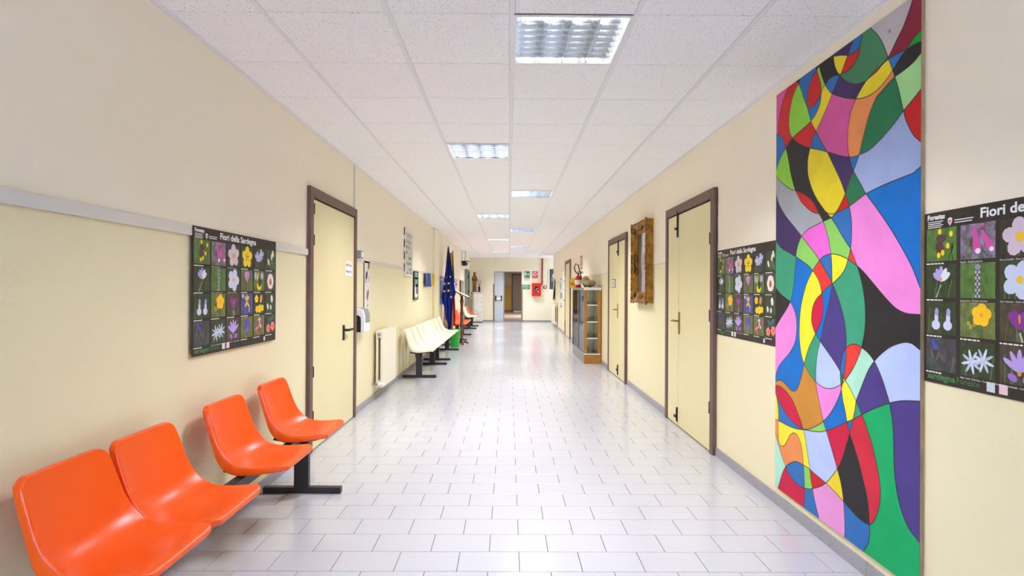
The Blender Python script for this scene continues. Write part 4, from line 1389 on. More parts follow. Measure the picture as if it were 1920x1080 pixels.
board('framed_poster', 'L', 774, 781.5, 508, 562, 'narrow framed green and white poster above the ivory seats', 'poster', 'poster_white', 'black', .03,
      [('poster_teal', .06, .94, .45, .94), ('poster_white', .1, .9, .72, .78), ('poster_slate', .45, .9, .2, .55), ('print_grey', .1, .9, .06, .1)])
mat('leaf_blue', (72, 94, 158), .5); mat('leaf_yellow', (226, 200, 30), .5)
# two curled blue leaflets side by side and a yellow one
for px0, px1, lab in ((793.2, 797.6, 'left one of two curled blue leaflets above the ivory seats'), (798.4, 802.6, 'right one of two curled blue leaflets above the ivory seats')):
    w_, h_, mt = span('L', px0, px1, 512, 537.5)
    e_ = empty('leaflet', mt, lab, 'leaflet', 'blue leaflets on the left wall')
    m_ = MB().m('leaf_blue'); n = 8
    vs_ = []
    for i in range(n + 1):
        t = i / n
        vs_ += [(t * w_, 0, .012 + .06 * (t - .5) ** 2 * 4), (t * w_, h_, .012 + .04 * (t - .5) ** 2 * 4)]
    m_.add(vs_, [(2 * i, 2 * i + 2, 2 * i + 3, 2 * i + 1) for i in range(n)])
    o = m_.build('sheet', e_, smooth=True); o.modifiers.new('s', 'SOLIDIFY').thickness = .002
    MB().m('poster_white').box(w_ * .3, w_ * .7, h_ * .7, h_ * .74, .013, .016).build('print_block', e_)
board('leaflet', 'L', 810.6, 815, 513.5, 536, 'plain yellow leaflet on the left wall by the pilaster', 'leaflet', 'leaf_yellow', None, .04, [('poster_white', .2, .8, .1, .14)])
mat('poster_blue', (104, 124, 180), .5, rgb2=(126, 142, 190), scale=8)
board('blue_poster', 'L', 824.5, 832.5, 518, 571, 'large pale blue poster behind the star flag on the left wall', 'poster', 'poster_blue', None, .01, [('paper', .1, .5, .86, .93), ('leaf_blue', .1, .9, .2, .5)])
mat('poster_lilac', (188, 180, 204), .5)
board('lilac_poster', 'L', 852.4, 857, 523, 541, 'small lilac poster on the left wall right of the flags', 'poster', 'poster_lilac', None, .01, [('leaf_blue', .2, .8, .3, .6)])
mat('relief', (98, 92, 84), .5, 0.2, rgb2=(150, 144, 132), scale=18)
board('relief_picture', 'L', 861.5, 866.5, 526, 554, 'small dark relief picture at the far left wall', 'picture', 'relief', 'wood_brown', .05, [('print_grey', .3, .7, .2, .8)])

# emergency lamp on a bracket with a loose cable
p = on_x(866, 494, XL)
el = empty('emergency_lamp', wall_L(p.y, p.z), 'black twin-head spotlight with a hanging cable on the far left wall', 'spotlight')
MB().m('black').box(-.2, .2, .07, .085, 0, .26).box(-.02, .02, -.02, .07, .03, .06).build('bracket', el)
for s in (-.12, .1):
    MB().m('black').lathe([(.03, -.06), (.07, -.12), (.075, -.02), (.04, .05), (.02, .06)], 12, (s, -.01)).build('lamp_head', el).location = (0, 0, .14)
MB().m('grey_plastic').tube([(0, .09, .1), (.05, .3, .12), (-.02, .5, .1), (.03, .75, .05), (.0, .78, .0)], .012, 6).build('cable', el)

# ================================================================== FLAGS, BIN, LECTERN
def drape(px_rows, Y, folds, amp):
    """cloth hanging in folds: rows of (y, left, right) read off the photograph at distance Y"""
    rows = catmull(px_rows, 3)
    n = 22
    vs_ = []
    for i, (y, l, r) in enumerate(rows):
        for k in range(n + 1):
            t = k / n
            p = on_y(l + (r - l) * t, y, Y)
            a = amp * min(1.0, i / 6.0)
            vs_.append((p.x, Y + a * math.sin(folds * t * math.pi * 2 + i * .05), p.z))
    nr = len(rows)
    return vs_, [(i * (n + 1) + k, i * (n + 1) + k + 1, (i + 1) * (n + 1) + k + 1, (i + 1) * (n + 1) + k) for i in range(nr - 1) for k in range(n)]


def cloth(mb, name, rows, Y, folds, amp, parent, org):
    vs_, fs = drape(rows, Y, folds, amp)
    mb.add([(x - org[0], y - org[1], z - org[2]) for x, y, z in vs_], fs)
    o = mb.build(name, parent, smooth=True)
    o.modifiers.new('s', 'SOLIDIFY').thickness = .004
    return o


FY = 13.62
top = on_y(840.3, 460.5, FY)
org = (top.x, FY, 0)
fl = empty('star_flag', Matrix.Translation(org), 'blue flag with golden stars drooping from its pole beside the lectern', 'flag')
MB().m('wood_ochre').tube([(0, .05, .03), (0, .05, top.z - .09)], .014, 8).build('pole', fl, smooth=True)
MB().m('bin_green').lathe([(.014, top.z - .09), (.022, top.z - .07), (.012, top.z - .01), (.003, top.z)], 10, (0, .05)).build('finial', fl)
MB().m('black').lathe([(.15, .0005), (.15, .02), (.03, .04), (.02, .12)], 18, (0, .05)).build('foot', fl)
cloth(MB().m('flag_blue'), 'cloth', [(464, 839.4, 841.6), (480, 838, 843.6), (500, 836, 846.6), (520, 833.6, 849.6), (540, 830.6, 852.5), (549, 829.2, 854.4), (556, 828.4, 852.6), (566, 829.2, 849.2), (577, 832.8, 848.8), (588, 833.6, 848.2), (596, 834.4, 847.9), (606, 838.6, 847.2), (618, 839.8, 844.6), (631, 840.2, 842.0)], FY, 2.6, .03, fl, org)
for px, py, s in ((844.6, 518.7, .026), (836.6, 519.5, .014), (833.6, 532.3, .036), (841, 531.3, .038), (832.8, 546, .037), (840.9, 545, .04), (845.8, 557, .038)):
    p = on_y(px, py, FY - .045)
    pts = []
    for i in range(10):
        r = s if i % 2 == 0 else s * .42
        a_ = math.pi / 2 + i * math.pi / 5
        pts.append((p.x - org[0] + r * math.cos(a_), p.z + r * math.sin(a_)))
    st = MB().m('flag_gold'); n = 10
    yy0, yy1 = -.047, -.028
    st.add([(x, yy0, z) for x, z in pts] + [(x, yy1, z) for x, z in pts], [tuple(range(n)), tuple(range(2 * n - 1, n - 1, -1))] + [(i, (i + 1) % n, n + (i + 1) % n, n + i) for i in range(n)])
    st.build('star', fl)

GY2 = 13.98
top2 = on_y(848.6, 469.5, GY2)
org2 = (top2.x, GY2, 0)
f2 = empty('tricolour_flag', Matrix.Translation(org2), 'furled green, gold and red flag behind the blue star flag', 'flag')
MB().m('wood_ochre').tube([(0, .05, .03), (0, .05, top2.z - .02)], .014, 8).build('pole', f2, smooth=True)
MB().m('black').lathe([(.15, .0005), (.15, .02), (.03, .04), (.02, .12)], 18, (0, .05)).build('foot', f2)
mat('cloth_green', (62, 120, 52), .7); mat('cloth_gold', (226, 178, 40), .7, rgb2=(176, 110, 50), scale=6); mat('cloth_red', (206, 30, 24), .7); mat('cloth_white', (226, 214, 200), .7, rgb2=(196, 150, 136), scale=12)
cloth(MB().m('cloth_green'), 'green_cloth', [(470, 848.4, 849.6), (490, 848.4, 850.3), (510, 848.6, 851.4), (530, 849, 852.2)], GY2 - .02, .6, .01, f2, org2)
cloth(MB().m('cloth_gold'), 'gold_cloth', [(474, 837.8, 848.2), (480, 838, 848.2), (505, 838.6, 849.4), (540, 838.5, 851), (580, 841, 850), (600, 843, 850), (618, 842.4, 849.5)], GY2, 2.2, .03, f2, org2)
cloth(MB().m('cloth_red'), 'red_cloth', [(556, 848.6, 852.4), (575, 849, 853.6), (595, 849.4, 854), (611, 849.6, 853.6)], GY2 - .06, 1, .012, f2, org2)
cloth(MB().m('cloth_white'), 'striped_cloth', [(560, 833, 841), (592, 831.4, 840.6), (606, 831, 840.2), (616, 830.8, 840)], GY2 + .02, 2, .02, f2, org2)

# green waste bin
bb = on_z(852, 652)
bn = empty('waste_bin', Matrix.Translation((bb.x, bb.y + .12, 0)), 'bright green plastic waste bin at the end of the ivory seats', 'bin')
MB().m('bin_green').lathe([(.095, .001), (.1, .01), (.122, .4), (.132, .405), (.132, .42), (.118, .42), (.096, .02), (.001, .018)], 24, cap=False).build('tub', bn, smooth=True)
MB().m('bin_green').lathe([(.124, .39), (.136, .395), (.137, .425), (.128, .425)], 24, cap=False).build('rim', bn, smooth=True)

# lectern with an open book
lp = on_z(867, 646)
lc = empty('lectern', Matrix.Translation((lp.x - .02, lp.y, 0)), 'turned brown wooden lectern standing beside the flags', 'lectern')
fb = MB().m('wood_brown')
for a_ in (0, math.pi / 2, math.pi, 3 * math.pi / 2):
    c_, s_ = math.cos(a_ + .35), math.sin(a_ + .35)
    fb.tube([(0, 0, .08), (.09 * c_, .09 * s_, .075), (.15 * c_, .15 * s_, .04), (.17 * c_, .17 * s_, .02)], [.035, .032, .026, .018], 8)
fb.lathe([(.06, .03), (.065, .07), (.04, .1)], 14)
fb.build('foot', lc, smooth=True)
MB().m('wood_brown').lathe([(.035, .1), (.046, .14), (.03, .18), (.036, .35), (.042, .55), (.034, .72), (.044, .78), (.03, .82), (.036, 1.0), (.05, 1.08), (.034, 1.12), (.03, 1.2)], 16).build('column', lc, smooth=True)
dk = MB().m('wood_brown')
ang = math.radians(-24)
dk.box(-.17, .2, -.14, .14, -.012, .012).box(.19, .205, -.14, .14, .012, .04)
dko = dk.build('desk', lc, bevel=.004); dko.location = (0, 0, 1.23); dko.rotation_euler = (0, -ang, 0)
bk = empty('open_book', Matrix.Translation((lp.x - .02, lp.y, 1.23)) @ Matrix.Rotation(-ang, 4, 'Y'), 'open white book lying on the wooden lectern', 'book')
pg = MB().m('paper')
for s in (-1, 1):
    n = 6
    vs_ = []
    for i in range(n + 1):
        t = i / n
        zz = .016 + .022 * math.sin(math.pi * min(t * 1.2, 1)) * (1 - t * .3)
        vs_ += [(-.15, s * t * .13, zz), (.18, s * t * .13, zz), (-.15, s * t * .13, .0145), (.18, s * t * .13, .0145)]
    fs = []
    for i in range(n):
        a_, b_ = 4 * i, 4 * i + 4
        fs += [(a_, a_ + 1, b_ + 1, b_), (a_ + 2, a_, b_, b_ + 2), (a_ + 1, a_ + 3, b_ + 3, b_ + 1), (a_ + 3, a_ + 2, b_ + 2, b_ + 3)]
    fs.append((4 * n, 4 * n + 1, 4 * n + 3, 4 * n + 2))
    pg.add(vs_, fs)
pg.build('pages', bk)
MB().m('wood_brown').box(-.155, .185, -.135, .135, .0125, .0145).build('cover', bk)

# ================================================================== END WALL
# pedestal cabinet with statue and vase
pc = Vector((-1.33, 23.17, 0))
ptop = on_y(897, 547.5, 23.1).z
pd = empty('pedestal', Matrix.Translation(pc) @ Matrix.Rotation(math.radians(24), 4, 'Z'), 'white wooden pedestal cabinet in the far left corner', 'pedestal')
mat('pedestal_white', (226, 220, 210), .5, rgb2=(204, 198, 190), scale=9)
MB().m('pedestal_white').box(-.2, .2, -.17, .17, .03, ptop - .03).build('body', pd, bevel=.004)
MB().m('pedestal_white').box(-.22, .22, -.19, .19, ptop - .03, ptop).build('top', pd, bevel=.005)
MB().m('black').box(-.2, .2, -.16, .16, 0.001, .03).build('plinth', pd)
pdd = MB().m('pedestal_white').box(-.17, .17, -.185, -.171, .08, ptop - .07).build('panel_door', pd, bevel=.003)
MB().m('black').lathe([(.012, 0), (.016, .01), (.008, .02)], 10).build('knob', pdd).matrix_local = Matrix.Translation((.1, -.186, ptop * .68)) @ Matrix.Rotation(math.radians(90), 4, 'X')
sp = on_y(889.6, 546, 23.12)
sh = on_y(889, 509.5, 23.12).z - ptop
stt = empty('statue', Matrix.Translation((sp.x, 23.14, ptop)), 'brown statue of a veiled robed figure standing on the white pedestal', 'statue')
MB().m('bronze').box(-.1, .1, -.09, .09, .0005, .045).build('base', stt, bevel=.006)
fg = MB().m('bronze')
prof = [(.085, .045), (.088, .1), (.082, .25), (.086, .4), (.095, .5), (.098, .56), (.09, .62), (.062, .66), (.05, .69), (.056, .72), (.058, .755), (.048, .79), (.022, .81), (.004, .815)]
n = 22
o_ = []
for r, z in prof:
    for i in range(n):
        a_ = 2 * math.pi * i / n
        fold = 1 + (.05 * math.sin(7 * a_) if z < .5 else 0)
        o_.append((r * fold * math.cos(a_), r * .8 * fold * math.sin(a_) - (.012 if .68 < z < .78 else 0), .045 + (z - .045) * (sh - .045) / .77))
fg.add(o_, [(k * n + i, k * n + (i + 1) % n, (k + 1) * n + (i + 1) % n, (k + 1) * n + i) for k in range(len(prof) - 1) for i in range(n)])
sc_ = sh / .815
fg.tube([(-.085, -.02, .57 * sc_), (-.08, -.075, .48 * sc_), (-.02, -.1, .5 * sc_), (.0, -.105, .54 * sc_)], [.03, .032, .022, .014], 8)
fg.tube([(.085, -.02, .57 * sc_), (.09, -.075, .46 * sc_), (.05, -.1, .44 * sc_), (.01, -.105, .52 * sc_)], [.03, .034, .024, .014], 8)
fgo = fg.build('figure', stt, smooth=True)
MB().m('bronze').lathe([(.001, .66 * sc_), (.032, .69 * sc_), (.036, .72 * sc_), (.03, .755 * sc_), (.001, .77 * sc_)], 14, (0, -.03)).build('face', stt, smooth=True)
vp_ = on_y(898.4, 546, 23.12)
vz = empty('flower_vase', Matrix.Translation((vp_.x, 23.13, ptop)), 'dark vase with a few pale flowers beside the statue', 'vase')
MB().m(mat('vase_dark', (52, 38, 30), .35)).lathe([(.055, .0005), (.07, .02), (.04, .06), (.05, .12), (.056, .17), (.035, .21), (.045, .23)], 16).build('vase_body', vz, smooth=True)
random.seed(9)
for i in range(7):
    a_ = i * 2.4
    x1, y1, z1 = .085 * math.cos(a_) * (.4 + .1 * i), .05 * math.sin(a_), .3 + .03 * i
    s_ = MB().m('photo_olive').tube([(0, 0, .2), (x1 * .5, y1 * .5, .28), (x1, y1, z1)], .004, 5).build('stem', vz)
    fl_ = MB().m(mat('dry_petal', (214, 190, 176), .6))
    for j in range(5):
        b_ = j * 2 * math.pi / 5
        fl_.tube([(x1, y1, z1), (x1 + .03 * math.cos(b_), y1 + .01, z1 + .03 * math.sin(b_)), (x1 + .045 * math.cos(b_), y1 + .004, z1 + .045 * math.sin(b_))], [.006, .016, .004], 6)
    fl_.build('bloom', s_)


def on_back(px0, px1, y0, y1):
    a, b = on_y(px0, y1, YB), on_y(px1, y0, YB)
    return b.x - a.x, b.z - a.z, wall_B(a.x, a.z)


# signs
mat('print_mint', (170, 222, 206), .5)
w_, h_, mt = on_back(983.2, 993.2, 508.8, 521.9)
sg = empty('exit_sign', mt, 'green emergency exit sign with a running figure right of the doorway', 'sign')
MB().m('green_sign').box(0, w_, 0, h_, 0, .006).build('plate', sg)
pic = MB().m('print_white').box(.08 * w_, .36 * w_, .38 * h_, .88 * h_, .006, .007)
pic.box(.42 * w_, .56 * w_, .56 * h_, .66 * h_, .006, .007).prism([(.56 * w_, .5 * h_), (.64 * w_, .61 * h_), (.56 * w_, .72 * h_)], .006, .007)
pic.ell(.8 * w_, .76 * h_, .05 * w_, .05 * w_, .0068)
for a0, a1 in (((.78, .7), (.74, .55)), ((.74, .55), (.64, .44)), ((.76, .55), (.88, .42)), ((.77, .68), (.92, .6)), ((.77, .68), (.66, .64))):
    d = Vector((a1[0] - a0[0], a1[1] - a0[1])); nn = Vector((-d.y, d.x)).normalized() * .035
    pic.prism([((a0[0] + nn.x) * w_, (a0[1] + nn.y) * h_), ((a0[0] - nn.x) * w_, (a0[1] - nn.y) * h_), ((a1[0] - nn.x) * w_, (a1[1] - nn.y) * h_), ((a1[0] + nn.x) * w_, (a1[1] + nn.y) * h_)], .006, .0072)
pic.build('pictogram', sg)
for k in range(3):
    MB().m('print_mint').box((.12 + .27 * k) * w_, (.33 + .27 * k) * w_, .1 * h_, .2 * h_, .006, .007).build('print_block', sg)
w_, h_, mt = on_back(983.5, 992.6, 523.4, 525.9)
st_ = empty('name_strip', mt, 'thin white strip with dark lettering below the green exit sign', 'sign')
MB().m('paper').box(0, w_, 0, h_, 0, .003).build('strip', st_)
for k in range(4):
    MB().m('poster_slate').box((.06 + .23 * k) * w_, (.22 + .23 * k) * w_, .25 * h_, .75 * h_, .003, .0036).build('print_block', st_)
w_, h_, mt = on_back(998, 1008, 508.8, 522)
sg = empty('hose_sign', mt, 'red fire hose sign with a white reel above the red cabinet', 'sign')
MB().m('red').box(0, w_, 0, h_, 0, .006).build('plate', sg)
rl = MB().m('print_white')
for r0, r1 in ((.035, .045), (.055, .066), (.075, .09)):
    rl.lathe([(r0, .0062), (r1, .0062), (r1, .0075), (r0, .0075)], 20, (w_ * .46, h_ * .6), cap=False)
rl.build('reel_mark', sg)
for k in range(3):
    MB().m('print_white').box((.12 + .27 * k) * w_, (.32 + .27 * k) * w_, .08 * h_, .16 * h_, .006, .007).build('print_block', sg)
w_, h_, mt = on_back(980.6, 993.3, 533.8, 542.4)
sg = empty('wide_sign', mt, 'wide green information sign beside the doorway', 'sign')
MB().m('green_sign').box(0, w_, 0, h_, 0, .006).build('plate', sg)
for k in range(4):
    MB().m('print_mint').box(.06 * w_, (.92 - .1 * (k % 2)) * w_, (.38 + .15 * k) * h_, (.46 + .15 * k) * h_, .006, .007).build('print_line', sg)
for k in range(3):
    MB().m('print_mint').box((.25 + .2 * k) * w_, (.36 + .2 * k) * w_, .08 * h_, .28 * h_, .006, .007).build('print_block', sg)

# fire hose cabinet
w_, h_, mt = on_back(997, 1013.8, 531, 554.8)
hc = empty('hose_cabinet', mt, 'red metal fire hose cabinet with a small window on the end wall', 'fire cabinet')
MB().m('red').box(0, w_, 0, h_, 0, .2).build('body', hc, bevel=.006)
hd_ = MB().m('red').box(.01, w_ - .01, .01, .16, .2, .212).box(.01, w_ - .01, h_ - .13, h_ - .01, .2, .212).box(.01, .115, .16, h_ - .13, .2, .212).box(w_ - .1, w_ - .01, .16, h_ - .13, .2, .212).build('door_panel', hc)
MB().m('black').box(.115, w_ - .1, .16, h_ - .13, .2, .203).build('dark_recess', hd_)
MB().m('grey_plastic').tube([(.15, .2, .205), (.2, .3, .207), (w_ - .12, .33, .206)], .02, 8).build('hose', hc)
MB().m('paper').box(w_ - .15, w_ - .11, .17, .22, .203, .207).build('nozzle', hc)
MB().m('black').lathe([(.018, .212), (.02, .225), (.012, .23)], 12, (.05, h_ * .5)).build('lock', hc)
pxx = on_y(1016.4, 540, YB).x; pz_ = on_y(1016.4, 534, YB).z
pi_ = empty('red_pipe', Matrix.Translation((pxx, YB - .05, 0)), 'dark red water pipe running from the ceiling to the hose cabinet', 'pipe')
cabx = on_y(1013.8, 540, YB).x - pxx
MB().m('red_pipe').tube([(0, 0, CH - .012), (0, 0, pz_ + .06), (-.012, 0, pz_ + .02), (-.03, 0, pz_), (cabx + .004, 0, pz_)], .03, 12).build('pipe_run', pi_, smooth=True)
MB().m('red_pipe').lathe([(.036, 0), (.036, .04)], 12, (0, 0)).build('coupling', pi_).location = (0, 0, pz_ + .1)
w_, h_, mt = on_back(1019.3, 1024.8, 535.3, 540.9)
cp = empty('call_point', mt, 'small red square fire alarm button right of the hose cabinet', 'alarm')
MB().m(mat('call_red', (150, 48, 38), .4)).box(0, w_, 0, h_, 0, .05).build('housing', cp, bevel=.006)
MB().m('paper').lathe([(.036, .05), (.036, .053)], 16, (w_ / 2, h_ / 2)).build('button', cp)
a = on_y(1028.6, 544, YB); b = on_y(1028.6, 502.8, YB)
nb = empty('dark_board', wall_B(a.x, a.z), 'dark grey notice board in a pale frame in the far right corner', 'board')
w_, h_ = .42, b.z - a.z
MB().m('white_metal').box(0, w_, 0, .035, 0, .03).box(0, w_, h_ - .035, h_, 0, .03).box(0, .035, .035, h_ - .035, 0, .03).box(w_ - .02, w_, .035, h_ - .035, 0, .03).build('rim', nb)
MB().m(mat('slate_board', (72, 70, 66), .5)).box(.035, w_ - .02, .035, h_ - .035, 0, .02).build('panel', nb)
MB().m(mat('sheet_teal', (96, 150, 148), .5)).prism([(.1, .38), (.24, .36), (.24, .52), (.13, .54)], .02, .022).build('pinned_sheet', nb)
MB().m('paper').prism([(.15, .55), (.24, .55), (.24, .68), (.17, .68)], .02, .022).build('pinned_sheet', nb)

# ================================================================== RIGHT WALL THINGS
# curled blue sheet and two white notices beyond the cabinet
w_, h_, mt = span('R', 1037.8, 1041.6, 524.5, 561.5)
cs = empty('blue_sheet', mt, 'curled blue and white paper sheet at the far end of the right wall', 'poster')
m_ = MB().m(mat('sheet_blue', (96, 116, 160), .6, rgb2=(176, 184, 200), scale=6)); n = 8
vs_ = []
for i in range(n + 1):
    t = i / n
    vs_ += [(t * w_, 0, .015 + .09 * t * t), (t * w_, h_, .01 + .03 * math.sin(3 * t))]
m_.add(vs_, [(2 * i, 2 * i + 2, 2 * i + 3, 2 * i + 1) for i in range(n)])
o = m_.build('sheet', cs, smooth=True); o.modifiers.new('s', 'SOLIDIFY').thickness = .003
MB().m('leaf_yellow').box(w_ * .7, w_ * .95, h_ * .86, h_ * .97, .035, .04).build('yellow_corner', cs)
mat('notice_pale', (222, 226, 230), .5); mat('notice_ink', (150, 160, 174), .5)
board('wall_notice', 'R', 1050.6, 1055, 520, 577, 'long white printed notice between the far radiator and door', 'notice', 'notice_pale', None, .006,
      [('notice_ink', .1, .9, .9, .94), ('notice_ink', .1, .6, .6, .82), ('print_grey', .1, .9, .3, .5), ('notice_ink', .1, .9, .02, .1), ('print_dark', .3, .6, .13, .16)])
board('wall_notice', 'R', 1056.6, 1059.2, 524, 553, 'shorter white notice right beside the far door', 'notice', 'notice_pale', None, .006, [('notice_ink', .1, .9, .85, .93), ('print_grey', .1, .8, .3, .34)])
# small red upright sign
w_, h_, mt = span('R', 1088.4, 1091.8, 480.5, 505)
rs = empty('upright_sign', mt, 'narrow faded red sign on the wall above the display cabinet', 'sign')
MB().m(mat('faded_red', (198, 110, 98), .5)).box(0, w_, 0, h_, 0, .006).build('plate', rs)
MB().m('paper').box(.2 * w_, .8 * w_, .12 * h_, .3 * h_, .006, .0068).build('print_block', rs)
MB().m('paper').box(.3 * w_, .7 * w_, .4 * h_, .85 * h_, .006, .0068).build('print_block', rs)

# display cabinet
CX0, CX1 = 1.39, XR - .012
CY0 = on_z(1110, 682).y
CY1 = CX0 * FPX / (1073.5 - 954.2)
CZ = on_y(1096, 539, CY0).z
dc = empty('display_cabinet', Matrix.Translation((CX0, CY0, 0)), 'glazed display cabinet with ochre wooden end standing against the right wall', 'cabinet')
W_, L_ = CX1 - CX0, CY1 - CY0
sz = [on_y(1110, y, CY0).z for y in (663, 633.5, 602.5, 571.2)]
MB().m('wood_ochre').box(0, W_, 0, .03, .001, sz[0] - .02).build('end_plinth', dc, bevel=.003)
MB().m('alu').box(0.004, W_, .03, L_, .001, sz[0] - .02).build('plinth', dc)
ef = MB().m('wood_ochre').box(0, .055, 0, .03, sz[0] - .02, CZ - .05).build('stile', dc, bevel=.003)
MB().m('wood_ochre').box(W_ - .065, W_, 0, .03, sz[0] - .02, CZ - .05).build('stile', dc, bevel=.003)
MB().m('alu').box(0, .03, L_ - .03, L_, sz[0] - .02, CZ - .05).build('post', dc)
MB().m('alu').box(0, .03, L_ * .5 - .02, L_ * .5 + .02, sz[0] - .02, CZ - .05).build('post', dc)
MB().m(mat('cab_back', (206, 196, 168), .6)).box(W_ - .012, W_, .03, L_, sz[0], CZ - .05).build('back_panel', dc)
MB().m('alu').box(-.006, W_, .0, L_, CZ - .05, CZ - .02).build('top_rail', dc)
MB().m('white_metal').box(-.004, W_, -.004, .03, CZ - .05, CZ).build('end_cap', dc)
MB().m('alu').box(0, W_, .03, L_, CZ - .02, CZ).build('top', dc)
for i, z in enumerate(sz):
    MB().m('paper').box(.03 if i else -.002, W_ - .014, .004 if i else -.004, L_ - .03, z - .02, z).build('shelf', dc)
MB().m('glass').box(.055, W_ - .065, .012, .016, sz[0], CZ - .05).build('end_pane', dc)
MB().m('glass').box(.012, .016, .03, L_ * .5 - .02, sz[0], CZ - .05).build('sliding_pane', dc)
MB().m('glass').box(.012, .016, L_ * .5 + .02, L_ - .03, sz[0], CZ - .05).build('sliding_pane', dc)
MB().m('alu').box(-.004, .02, .03, L_, sz[0] - .02, sz[0] + .01).build('track', dc)
for yy in (L_ * .25, L_ * .75):
    MB().m('black').box(-.006, .0, yy - .012, yy + .012, .7, .76).build('finger_pull', dc)
# mineral specimens on the shelves
random.seed(21)
ROCKC = [(206, 196, 184), (232, 222, 208), (176, 156, 138), (222, 204, 180), (160, 154, 150), (240, 234, 226)]
words = ['left', 'middle', 'right']


def rock(r, seed):
    b = bmesh.new()
    bmesh.ops.create_icosphere(b, subdivisions=2, radius=1)
    R = random.Random(seed)
    k = [Vector((R.uniform(-1, 1), R.uniform(-1, 1), R.uniform(-1, 1))).normalized() for _ in range(7)]
    for v in b.verts:
        d = v.co.copy()
        s = 1.0
        for q in k:
            s += .22 * max(0, d.dot(q)) ** 3 - .1 * max(0, -d.dot(q)) ** 2
        v.co = Vector((d.x * r * s, d.y * r * s * R.uniform(.95, 1.05), d.z * r * .78 * s))
    zmin = min(v.co.z for v in b.verts)
    for v in b.verts:
        v.co.z -= zmin
    me = bpy.data.meshes.new('rock'); b.to_mesh(me); b.free()
    return me


level = ['bottom', 'second', 'third', 'top']
for si, z in enumerate(sz):
    for ri in range(3):
        c = ROCKC[(si * 3 + ri * 2 + si) % 6]
        r = (.044, .042, .042)[ri] if si % 2 else (.042, .052, .04)[ri]
        me = rock(r, si * 7 + ri)
        me.materials.append(mat('mineral_%d' % ((si * 3 + ri * 2 + si) % 6), c, .6, rgb2=tuple(int(v * .68) for v in c), scale=30, bump=.5, bscale=50))
        o = bpy.data.objects.new('mineral', me); COL.objects.link(o)
        o.location = (CX0 + .09 + .068 * ri, CY0 + (.085, .21, .09)[ri], z + .0005)
        tag(o, '%s rough mineral specimen on the %s shelf of the display cabinet' % (words[ri], level[si]), 'mineral', 'minerals in the display cabinet')

# things on top of the cabinet
ex = on_y(1084, 538, CY0 + 1.35)
fe = empty('fire_extinguisher', Matrix.Translation((ex.x, CY0 + 1.35, CZ)), 'red fire extinguisher with a black hose loop on top of the display cabinet', 'extinguisher')
MB().m('red').lathe([(.05, .0005), (.062, .012), (.064, .19), (.05, .24), (.02, .265), (.018, .28)], 20).build('bottle', fe, smooth=True)
MB().m('paper').lathe([(.0648, .06), (.0648, .16)], 20, cap=False).build('paper_label', fe, smooth=True)
MB().m('black').box(-.018, .018, -.018, .018, .28, .31).box(-.012, .1, -.01, .01, .3, .315).box(-.01, .09, -.01, .01, .325, .34).build('valve', fe)
MB().m('black').tube([(-.015, 0, .295), (-.06, -.005, .34), (-.085, -.01, .42), (-.05, -.01, .5), (0, -.01, .47), (.02, -.02, .38), (.045, -.06, .27), (.07, -.062, .15)], .011, 8).build('hose', fe, smooth=True)
cb = on_y(1076, 538, CY0 + 1.5)
bx = empty('packet', Matrix.Translation((cb.x, CY0 + 1.6, CZ)), 'yellow and orange packet behind the fire extinguisher', 'packet')
MB().m('leaf_yellow').box(-.06, .05, -.03, .03, .0005, .2).build('carton', bx)
MB().m(mat('packet_orange', (224, 110, 40), .5)).box(-.061, .051, -.031, .031, .05, .11).build('band', bx)


def lump(name, loc, rx, ry, rz, rgb, lab, cat, seed, rot=0):
    me = rock(1, seed)
    zmax = max(v.co.z for v in me.vertices)
    for v in me.vertices:
        v.co.x *= rx; v.co.y *= ry; v.co.z *= rz / zmax * 1.0
    me.polygons.foreach_set('use_smooth', [True] * len(me.polygons))
    me.materials.append(mat(name + '_m%d' % seed, rgb, .8, rgb2=tuple(int(v * .75) for v in rgb), scale=14, bump=.6, bscale=22))
    o = bpy.data.objects.new(name, me); COL.objects.link(o); o.location = loc; o.rotation_euler = (0, 0, rot)
    o.modifiers.new('s', 'SUBSURF').render_levels = 1
    return tag(o, lab, cat)


s0 = on_y(1091, 538, CY0 + .95)
lump('cloth_sack', (CX0 + .15, CY0 + .98, CZ + .001), .085, .12, .24, (206, 184, 150), 'upright beige cloth sack beside the fire extinguisher', 'sack', 31)
lump('cloth_sack', (CX0 + .165, CY0 + .32, CZ + .001), .11, .24, .15, (176, 148, 110), 'flat brown sack lying at the near end of the cabinet top', 'sack', 45)
lump('dark_bundle', (CX0 + .12, CY0 + .7, CZ + .001), .05, .09, .12, (44, 42, 44), 'small black bundle between the two sacks on the cabinet', 'bundle', 52)

# gilt framed painting
G0 = 7.47; G1 = on_x(1225, 500, XR).y
gt = on_x(1225, 409.5, XR).z; gb = on_x(1225, 569, XR).z
gf = empty('gilt_painting', wall_R(G0, gb), 'old painting in a deep ornate gilt frame on the right wall', 'painting')
gw, gh = G0 - G1, gt - gb
D = .082
bw = .112


def mitre(mb, p0, p1, q0, q1):
    """one member of the frame: outer edge p0-p1, inner edge q0-q1, with a raised outer roll"""
    def L2(a, b, t): return (a[0] + (b[0] - a[0]) * t, a[1] + (b[1] - a[1]) * t)
    st = [(0, 0), (0, D), (.14, D + .006), (.3, D - .004), (.55, D - .03), (.72, D - .028), (.85, D - .05), (1, D - .058), (1, 0)]
    vs_ = []
    for t, z in st:
        a_, b_ = L2(p0, q0, t), L2(p1, q1, t)
        vs_ += [(a_[0], a_[1], z), (b_[0], b_[1], z)]
    return mb.add(vs_, [(2 * i, 2 * i + 1, 2 * i + 3, 2 * i + 2) for i in range(len(st) - 1)])


